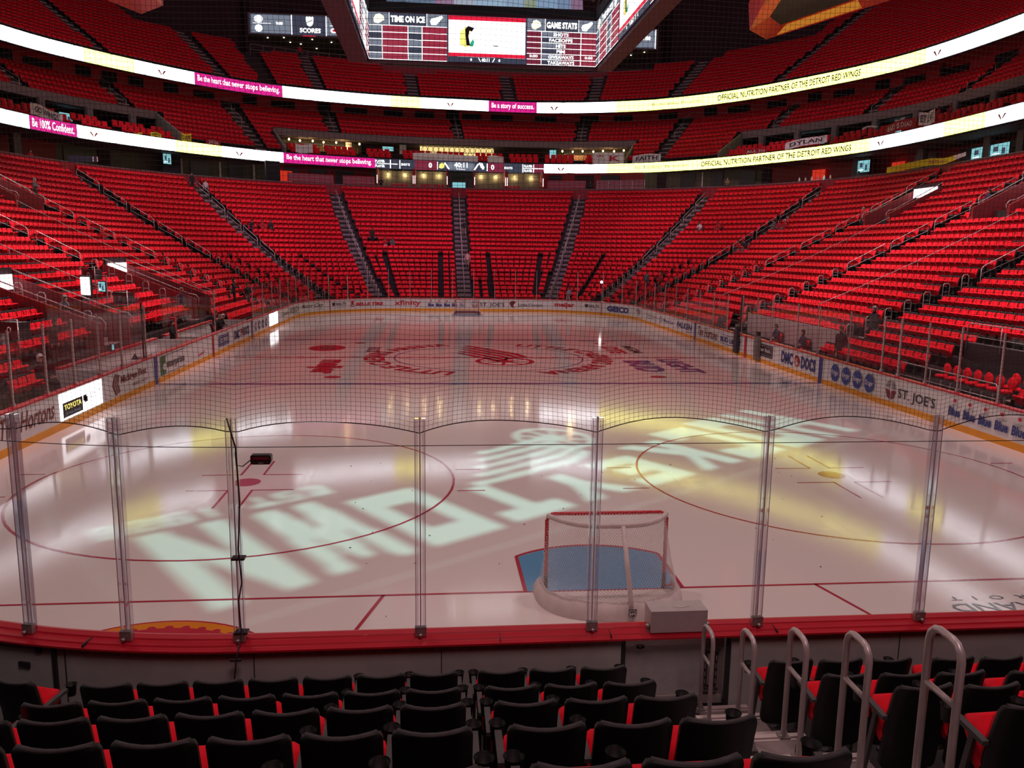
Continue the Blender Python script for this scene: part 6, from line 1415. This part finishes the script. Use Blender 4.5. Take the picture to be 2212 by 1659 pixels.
pa('spectator standing in dark clothes in the far end seats left of centre', 12.6, ('A', 17), 1.9, 'stand', CB, CB, HB, 'down', .1, 1.75); pa('spectator in a striped red jersey seated left of centre at the far end', 11.9, ('A', 17), 3.0, 'sit', CR, CW, HB, 'front', .1, 1.7); pa('spectator in grey seated next to the striped jersey', 11.9, ('A', 17), 3.7, 'sit', CG, CR, HK, 'down', .1, 1.7)
pa('person in black standing at the top of the left corner aisle', 21.6, ('A', 44.5), -.4, 'stand', CB, CB, HB, 'down', 0, 1.8); pa('person in a white shirt standing at the top of the left corner aisle', 20.8, ('A', 44.5), .5, 'stand', CW, CB, HK, 'down', .1, 1.72)
pa('usher in a grey vest standing beside the upper left entrance', 16.6, ('L', 50.0), .5, 'stand', CG, CB, HG, 'cross', 0, 1.78)
pa('spectator in a red shirt seated low in the left side stand', 11.7, ('L', 50.0), -1.7, 'sit', CR, CG, HG, 'front', .2, 1.74)
pa('person in grey standing on the right corner concourse before the lit wall', 24.8, ('B', 68), 1.2, 'stand', CG, CB, HK, 'cross', 0, 1.85, 0, 0); pa('person in black standing at the back left concourse wall', 23.6, ('A', 68), -2.5, 'stand', CR, CB, HB, 'down', 0, 1.8, 0, 0)
for t, m, lab, top in ((118.6, 10, 'person in dark red standing at the top left rail under the score board', CR),):
    x, y, nx, ny = cv(t, 13.6); person(lab, x, y, 28.1, fin(nx, ny), 'stand', top, CB, HK, 'down', 0, 1.8)
x, y, nx, ny = cv(181.6, 9.3); person('person in black standing at the back of the right middle tier', x, y, zmid(10), fin(nx, ny), 'stand', CB, CB, HK, 'mixed', 0, 1.8)
for t, lab in ((187.6, 'left'), (189.0, 'right')): x, y, nx, ny = cv(t, 3.0); person('spectator in red standing in the right suites, %s of two' % lab, x, y, 15.75, fin(nx, ny), 'stand', CR, CR, HB, 'mixed', 0, 1.72)
x, y, nx, ny = cv(186.0, 2.8); person('spectator in red leaning over the right suite seats', x, y, 15.75, fin(nx, ny), 'stand', CR, CR, HB, 'front', .35, 1.7)
for s, t_, lab in ((98.6, 0, 'official seated behind the penalty box desk, left of two'), (101.6, 0, 'official seated behind the penalty box desk, right of two')): x, y, nx, ny = ring(s+2.6, 1.6); person(lab, x, y, .35, fin(nx, ny), 'sit', CN, CB, HK, 'front', .1, 1.76)
for i, (s, off) in enumerate(((56.2, 24.0), (68.9, 24.0), (72.9, 24.2))): x, y, nx, ny = ring(s, off); person('%s standing behind the far lower rim' % ['barman in black', 'waitress in black', 'cook in pale clothes'][i], x, y, 11.3, fin(nx, ny), 'stand', [CB, CB, CT][i], CB, HK, 'front', 0, 1.75)
# ------------------------------------------------------------------ middle and upper seats
TIER = []
def lay_tier(ais, a, b, rowsf, offf, zf_, m0f):
    cuts = [a]+[t for t in ais if a < t < b]+[b]
    for m in range(0, 20):
        for k in range(len(cuts)-1):
            t0, t1 = cuts[k]+.75, cuts[k+1]-.75
            # spacing along the curve grows outside: walk by actual distance
            t = t0+.25
            while t < t1:
                x, y, nx, ny = cv(t, offf(m)); x2, y2, _, _ = cv(t+.05, offf(m)); g = hypot(x2-x, y2-y)/.05
                if m0f(t) <= m < rowsf(t): TIER.append((x, y, zf_(m), atan2(-ny, -nx)-pi/2, m, k, 0, 0))
                t += .52/g
lay_tier(MAIS, 62, 222, lambda t: 10, lambda m: .9+.82*m, zmid, lambda t: 0 if (102.9 < t < 113.7 or 153.5 < t < 164.2) else 5)
lay_tier(sorted(UAIS+[113.9]), 72, 215, urows, lambda m: 5.7+.83*m, zup, lambda t: 0)
def low_template():
    V = []; F = []; Mx = []
    def q(f, m): F.append(f); Mx.append(m)
    # octagonal cushioned panel: pan folded up (front), back shell
    def panel(cx, w, z0, z1, y0, y1, tz, c, mf, mk, bev):
        k = len(V); h = z1-z0
        def oc(wi, zi0, zi1, cc): return [(-wi+cc, zi0), (wi-cc, zi0), (wi, zi0+cc), (wi, zi1-cc), (wi-cc, zi1), (-wi+cc, zi1), (-wi, zi1-cc), (-wi, zi0+cc)]
        a = oc(w/2-bev, z0+bev, z1-bev, c*.8); b = oc(w/2, z0, z1, c)
        for x, z in a: V.append((cx+x, y1+tz*(z-z0)/h, z))
        for x, z in b: V.append((cx+x, y1-bev*.8+tz*(z-z0)/h, z))
        for x, z in b: V.append((cx+x, y0+tz*(z-z0)/h, z))
        q((k+0, k+1, k+4, k+5), mf); q((k+1, k+2, k+3, k+4), mf); q((k+5, k+6, k+7, k+0), mf)
        for i in range(8): j = (i+1) % 8; q((k+i, k+8+i, k+8+j, k+j), mf); q((k+8+i, k+16+i, k+16+j, k+8+j), mf if mf == mk else mk)
        e = k+16; q((e+0, e+5, e+4, e+1), mk); q((e+1, e+4, e+3, e+2), mk); q((e+5, e+0, e+7, e+6), mk)
    k = len(V)
    th = radians(32)
    for yy in (-.035, .035):                               # tilted pan: underside then top
        for hx, hz in ((-.20, .03), (.20, .03), (.24, .09), (.24, .30), (.18, .36), (-.18, .36), (-.24, .30), (-.24, .09)): V.append((hx, .05-yy*cos(th)+hz*sin(th), .40+yy*sin(th)+hz*cos(th)))
    for b_, m_ in ((0, 0), (8, 0)): q((k+b_, k+b_+1, k+b_+2, k+b_+7), m_); q((k+b_+7, k+b_+2, k+b_+3, k+b_+6), m_); q((k+b_+6, k+b_+3, k+b_+4, k+b_+5), m_)
    for i in range(8): j = (i+1) % 8; q((k+i, k+j, k+8+j, k+8+i), 0)
    panel(0, .47, .40, .90, -.02, .05, -.13, .055, 0, 1, .02)
    k = len(V)
    for x in (-.24, .24):
        for y in (.02, .24):
            for z in (.28, .36): V.append((x, y, z))
    q((k, k+1, k+3, k+2), 1); q((k+4, k+6, k+7, k+5), 1); q((k, k+4, k+5, k+1), 1); q((k+2, k+3, k+7, k+6), 2); q((k, k+2, k+6, k+4), 1); q((k+1, k+5, k+7, k+3), 2)
    k = len(V)
    for x in (-.03, .03):
        for y in (-.02, .1):
            for z in (0, .3): V.append((x, y, z))
    q((k, k+1, k+3, k+2), 1); q((k+4, k+6, k+7, k+5), 1); q((k+2, k+3, k+7, k+6), 1)
    return np.array(V), np.array(F), np.array(Mx)
GLIP = mat('seat_lip', (.10, .06, .065), .5, noise=.1)
def seat_stuff(name, arr, label, cat):
    V, F, Mx = low_template(); A = np.array([(a[0], a[1], a[2], a[3]) for a in arr]); n = len(A)
    c, s = np.cos(A[:, 3]), np.sin(A[:, 3]); jit = 1+.0*A[:, 0]
    X = A[:, 0, None]+c[:, None]*V[None, :, 0]-s[:, None]*V[None, :, 1]; Y = A[:, 1, None]+s[:, None]*V[None, :, 0]+c[:, None]*V[None, :, 1]; Z = A[:, 2, None]+V[None, :, 2]
    co = np.stack([X, Y, Z], -1).reshape(-1, 3).astype(np.float32); f = (F[None]+(np.arange(n)*len(V))[:, None, None]).reshape(-1, 4).astype(np.int32)
    me = bpy.data.meshes.new(name); me.vertices.add(len(co)); me.vertices.foreach_set('co', co.ravel()); me.loops.add(f.size); me.loops.foreach_set('vertex_index', f.ravel())
    me.polygons.add(len(f)); me.polygons.foreach_set('loop_start', np.arange(0, f.size, 4, dtype=np.int32)); me.polygons.foreach_set('loop_total', np.full(len(f), 4, np.int32))
    for m in (RED, BLACK, GLIP): me.materials.append(m)
    me.polygons.foreach_set('material_index', np.tile(Mx, n).astype(np.int32)); me.update(calc_edges=True); me.validate()
    o = bpy.data.objects.new(name, me); C.objects.link(o); tag(o, label, cat, kind='stuff'); return o
# pick the nearest visible seats as individuals
def projf(p):
    d = Vector(p)-Vector(CAM); a, b, f = d.dot(rt2), d.dot(up2), d.dot(fw)
    return (1106+FPX*a/f, 829.5-FPX*b/f, f) if f > .1 else (-1, -1, 1e9)
def occupied():
    # seats next to a person go; a seated person gets a seat of their own with the pan folded down
    global SEATS, TIER
    hitl = lambda s: any(hypot(s[0]-p[0], s[1]-p[1]) < .36 and abs(s[2]-p[2]) < 1.2 for p in PEOPLE)
    taken = [s for s in SEATS if hitl(s)]; SEATS = [s for s in SEATS if not hitl(s)]; TIER = [s for s in TIER if not hitl(s)]
    k = 0
    for p in PEOPLE:
        if p[4] != 'sit' or not (p[1] > 14): continue
        q = seat_proto(()); q.location = (p[0]+.12*sin(p[3]), p[1]-.12*cos(p[3]), p[2]); q.rotation_euler = (0, 0, p[3])
        q['label'] = 'red seat under a seated person, %s of the occupied seats counted from the near left' % ORD[k]; q['group'] = 'occupied seats'; k += 1
        for c in q.children:
            if c.name.startswith('seat'): c.rotation_euler = (-radians(50), 0, 0); c.location = (0, -.25, .20)
occupied()
def individuals():
    c = []
    for i, s in enumerate(SEATS):
        u, v, d = projf((s[0], s[1], s[2]+.6))
        if -10 < u < 2222 and 0 < v < 1659: c.append((d, i))
    c.sort(); pick = set(i for _, i in c[:236])
    GA = MATS['arm_grey']; P = seat_proto(()); 
    mb = MB().use(BLACK); mb.box((.236, .06, .28), (.025, .26, .50)); ar = obj('armrest', mb, P)
    first = True; sec = {}
    for _, i in c[:236]:
        x, y, z, a, n, k, j, m = SEATS[i]; o = P if first else copy_tree(P); first = False
        o.location = (x, y, z); o.rotation_euler = (0, 0, a); o.scale = (1.08, 1, 1)
        side = 'left' if x < 0 else 'right'
        nk = {0: 'nearest', 1: 'second', 2: 'third', 3: 'fourth'}.get(k if x < 0 else len(AISLES)-k, 'far'); jj = j if x < 0 else m-1-j
        o['label'] = 'red seat, %s row up, %s from near end, %s section, %s stand' % (ORD[n], ORD[jj] if jj < 27 else 'last', nk, side); o['group'] = 'red seats of the lower stands'
    return pick
PICK = individuals()
seat_stuff('stand_seats', [s for i, s in enumerate(SEATS) if i not in PICK]+TIER, 'thousands of empty red folding seats filling the lower, middle and upper stands', 'seats')
# ------------------------------------------------------------------ vomitories
SILV = MATS['rail_silver']
def vomitory(i, side, y0, y1, s0, s1, label):
    r = thing('vomitory', label, 'entrance', (side*(12.95+s0), (y0+y1)/2, zb(s0)), 0 if side > 0 else pi); h = (y1-y0)/2
    L = s1-s0; z = lambda s: zb(max(0, s))-zb(s0)
    top0, top1 = (1.15, z(s1)+.95); mb = MB().use(WALLRED)
    for sg_ in (-1, 1):
        pts = [(0, -1.0), (0, top0), (L, top1), (L, z(s1)-.5)]
        for q in (0,): mb.add([(a, sg_*h-.09, b) for a, b in pts]+[(a, sg_*h+.09, b) for a, b in pts], [(0, 1, 2, 3), (7, 6, 5, 4), (0, 4, 5, 1), (1, 5, 6, 2), (2, 6, 7, 3), (3, 7, 4, 0)])
        obj('side_wall', mb, r); mb = MB().use(WALLRED)
    mb = MB().use(WALLD); mb.box((L-.1, 0, (top1+z(s0))/2), (.12, 2*h, top1+.6)); mb.quad((0, -h, -.9), (L, -h, -.9), (L, h, -.9), (0, h, -.9)); obj('passage', mb, r)
    mb = MB().use(E_SIGN); mb.box((L-.22, 0, top1-.28), (.06, 2*h-.4, .62)); obj('lit_sign', mb, r)
    mb = MB().use(SILV); sg_ = 1
    for sg_ in (-1, 1): mb = MB().use(SILV); mb.tube([(L, sg_*h, top1+.28), (.4, sg_*h, top0+.30), (.0, sg_*h, top0+.22), (-.15, sg_*h, top0+.02), (-.1, sg_*h, top0-.4)], .028, 6); obj('handrail', mb, r)
labs = ['red walled stand entrance with lit sign at the far left edge', 'red walled stand entrance with lit sign above the left benches', 'red walled stand entrance high at the left edge', 'red walled stand entrance high on the right, farther one', 'red walled stand entrance high on the right, by the seated usher']
for i, v in enumerate(VOMS): vomitory(i, *v, labs[i])
# ------------------------------------------------------------------ aisle handrails
def rails():
    def longrail(L):
        mb = MB().use(SILV); z = lambda s: .48*s
        mb.tube([(0, 0, 0), (0, 0, .85), (.12, 0, .98), (L, 0, z(L)+1.0), (L, 0, z(L))], .024, 5); mb.tube([(0, 0, .6), (L, 0, z(L)+.55)], .016, 4); return mb.mesh('handrail')
    ml = longrail(2.2); mb = MB().use(SILV); mb.tube([(0, 0, 0), (0, 0, .88), (.06, 0, .96), (.22, 0, .98), (.30, 0, .9), (.30, 0, 0)], .022, 5); mb.tube([(0, 0, .6), (.3, 0, .6)], .015, 4); ms = mb.mesh('handrail')
    cnt = 0
    for ai, a in enumerate(AISLES):
        if a[1] == 14.2: rows_l = list(range(11, 24, 3))
        else: rows_l = list(range(9, 24, 3))
        for n in list(range(1, 9))+rows_l:
            loopy = n < 9; s = srow(n)-.35; l = aisle_l(s, a); x, y, nx, ny = row_pt(s, l)
            if a[0] in 'LR' and n < (3 if x < 0 else 2): continue
            o = bpy.data.objects.new('handrail', ms if loopy else ml); C.objects.link(o); o.location = (x, y, zb(srow(n))+.02); o.rotation_euler = (0, 0, atan2(ny, nx))
            nm = {'L': 'left stand', 'A': 'far left corner', 'C': 'centre of the far end', 'B': 'far right corner', 'R': 'right stand'}[a[0]]
            tag(o, '%s silver handrail, %s aisle, %s, %s from the ice' % ('short looped' if loopy else 'long sloping', ORD[[q for q in AISLES if q[0] == a[0]].index(a)], nm, ORD[n-1 if loopy else rows_l.index(n)]), 'handrail', 'stand aisle handrails'); cnt += 1
    for lev, ais, offf, zf_ in (('middle', MAIS, lambda m: .9+.82*m, zmid), ('upper', UAIS, lambda m: 5.7+.83*m, zup)):
        for i, t in enumerate(ais):
            for m in ((5, 8) if lev == 'middle' else ()):
                x, y, nx, ny = cv(t, offf(m)); o = bpy.data.objects.new('handrail', ml); C.objects.link(o); o.location = (x, y, zf_(m)+.1); o.rotation_euler = (0, 0, atan2(ny, nx)); tag(o, 'silver handrail, %s aisle from the left of the %s tier, %s one' % (ORD[i], lev, 'lower' if m == 5 else 'higher'), 'handrail', 'tier aisle handrails')
    # long rails running up the middle of the side sections
    for i, (y0, s0, s1) in enumerate(((44.6, 3.5, 15.0), (31.9, 4.2, 14.6))):
        for sd in (1, -1):
            mb = MB().use(SILV); P = []
            k = 8
            for q in range(k+1): s = s0+(s1-s0)*q/k; x = sd*(12.95+s); P.append((x, y0, zb(s)+1.05))
            mb.tube(P, .022, 5)
            for q in range(0, k+1, 2): mb.tube([P[q], (P[q][0], P[q][1], P[q][2]-1.0)], .018, 4)
            solo('handrail', mb, 'very long thin handrail climbing the middle of the %s stand, %s one' % ('right' if sd > 0 else 'left', ['farther', 'nearer'][i]), 'handrail', 'long stand handrails')
rails()
# ------------------------------------------------------------------ right corner platform with round stools and rails
def right_platform():
    r = thing('platform_rail', 'low black platform edge with silver guard rail behind the right boards', 'railing', (0, 0, 0)); mb = MB().use(INK); mb.box((16.6, 16.5, 1.35), (.3, 5.2, 1.5)); mb.box((15.2, 16.4, .35), (2.8, 5.4, .1)); obj('platform', mb, r)
    mb = MB().use(SILV)
    for x, z0 in ((14.0, .5), (16.4, 1.9)):
        mb.tube([(x, 13.9, z0), (x, 13.9, z0+.8), (x, 14.0, z0+.9), (x, 18.8, z0+.9), (x, 18.95, z0+.8), (x, 18.95, z0)], .022, 6); mb.tube([(x, 13.9, z0+.45), (x, 18.95, z0+.45)], .015, 5)
        for y in (15.6, 17.2): mb.tube([(x, y, z0), (x, y, z0+.9)], .018, 5)
    obj('rail', mb, r)
    G = None
    for i in range(9):
        y = 14.3+.52*(i % 7)+(.3 if i > 6 else 0); x = 14.55+(.75 if i > 6 else 0)
        if G is None:
            G = thing('bar_stool', 'x', 'stool', (0, 0, 0), 0, 'round red stools on the right platform'); mb = MB().use(RED); mb.lathe([(0, -.05), (.18, -.05), (.21, 0), (.18, .05), (0, .05)], (0, 0, .72), 14); obj('seat', mb, G)
            mb = MB().use(RED); mb.lathe([(0, -.035), (.17, -.035), (.21, 0), (.17, .035), (0, .035)], (.2, 0, .95), 14, 'x'); obj('backrest', mb, G); mb = MB().use(STEEL); mb.tube([(0, 0, 0), (0, 0, .7)], .03, 6); mb.lathe([(0, 0), (.2, 0), (.2, .02), (0, .03)], (0, 0, 0), 10); obj('leg', mb, G); o = G
        else: o = copy_tree(G)
        o.location = (x, y, .4); o['label'] = 'round red stool on the platform behind the right boards, %s %s' % (ORD[i % 7], 'in front' if i < 7 else 'behind')
right_platform()
def bits():
    mb = MB().use(E_SIGN); mb.box((0, 0, 0), (.5, .06, .75)); mb.use(INK); mb.box((0, .06, 0), (.62, .08, .9)); mb.tube([(0, .1, -.4), (0, .1, -1.6)], .04, 6); solo('lit_sign', mb, 'glowing white panel standing behind the left bench glass', 'screen', loc=(-17.3, 27.6, 3.4), rz=-.5)
    r = screen_box('small monitor with pale picture beside the glowing white panel', -17.3, 29.3, 3.3, -.55, .42, .42, E_TEAL, 'monitor'); 
    mb = MB().use(ALU); mb.tube([(-.35, -.02, -.75), (-.35, -.02, .5), (.35, -.02, .5), (.35, -.02, -.75)], .03, 4); obj('stand', mb, r)
    for i, (x, y, z, lab) in enumerate(((-16.8, 30.4, 2.75, 'black camera box with white round mark beyond the white panel'), (-16.0, 19.0, 2.4, 'black box with round mark near the left edge'), (-19.3, 33.3, 3.7, 'black box with round mark above the white panel'))):
        r = thing('equipment_box', lab, 'box', (x, y, z), -.5); mb = MB().use(INK); mb.box((0, 0, 0), (.9, .4, .5)); obj('body', mb, r); mb = MB().use(WHITE); mb.lathe([(.06, 0), (.10, 0), (.10, .01), (.06, .01)], (0, -.21, 0), 14, 'y'); obj('round_mark', mb, r); mb = MB().use(SILV); mb.tube([(-.5, -.25, -1.2), (-.5, -.25, .35), (.5, -.25, .35), (.5, -.25, -1.2)], .02, 5); obj('rail', mb, r)
    x, y, nx, ny = row_pt(3.0, aisle_l(3.0, ('B', 40))); mb = MB().use(emi('flash_white', (1, 1, .97), 14)); mb.lathe([(0, -.12), (.12, -.06), (.12, .06), (0, .12)], (0, 0, 0), 8); solo('flashlight', mb, 'small blinding white light in the far right corner seats', 'light', loc=(x, y, zb(3.0)+1.5))
    # bottles and things on the right rim counter
    for i in range(6):
        x, y, nx, ny = ring(75.3+i*.19, 22.6); mb = MB().use([WHITE, ALU, WHITE, emi('pink_pad', (.7, .15, .25), .4), E_TEAL, WHITE][i]); mb.lathe([(0, 0), (.09, 0), (.09, .22), (.04, .3), (.04, .38), (0, .38)], (0, 0, 0), 8); solo('bottle', mb, 'container on the red counter by the standing man at right, %s from left' % ORD[i], 'bottle', 'containers on the right counter', loc=(x, y, 12.02))
    # paper on the floor in the seat gap
    mb = MB().use(WHITE); mb.box((0, 0, 0), (.07, .02, .10)); mb.use(A_BLUE); mb.box((0, -.012, .0), (.02, .004, .04)); solo('row_tag', mb, 'tiny white row tag at the bottom of the narrow seat gap', 'tag', loc=(-2.24, -4.3, 2.25))
    # puck marks and debris on the ice are left as tiny dark specks
    mb = MB().use(INK)
    r_ = random.Random(11)
    for i in range(34): x, y = r_.uniform(-5, 6), r_.uniform(2.5, 11); a = r_.uniform(0, 3); mb.box((x, y, .012), (r_.uniform(.01, .05), .012, .008), a)
    solo('ice_debris', mb, 'dark specks of debris scattered over the near ice', 'debris', kind='stuff')
bits()
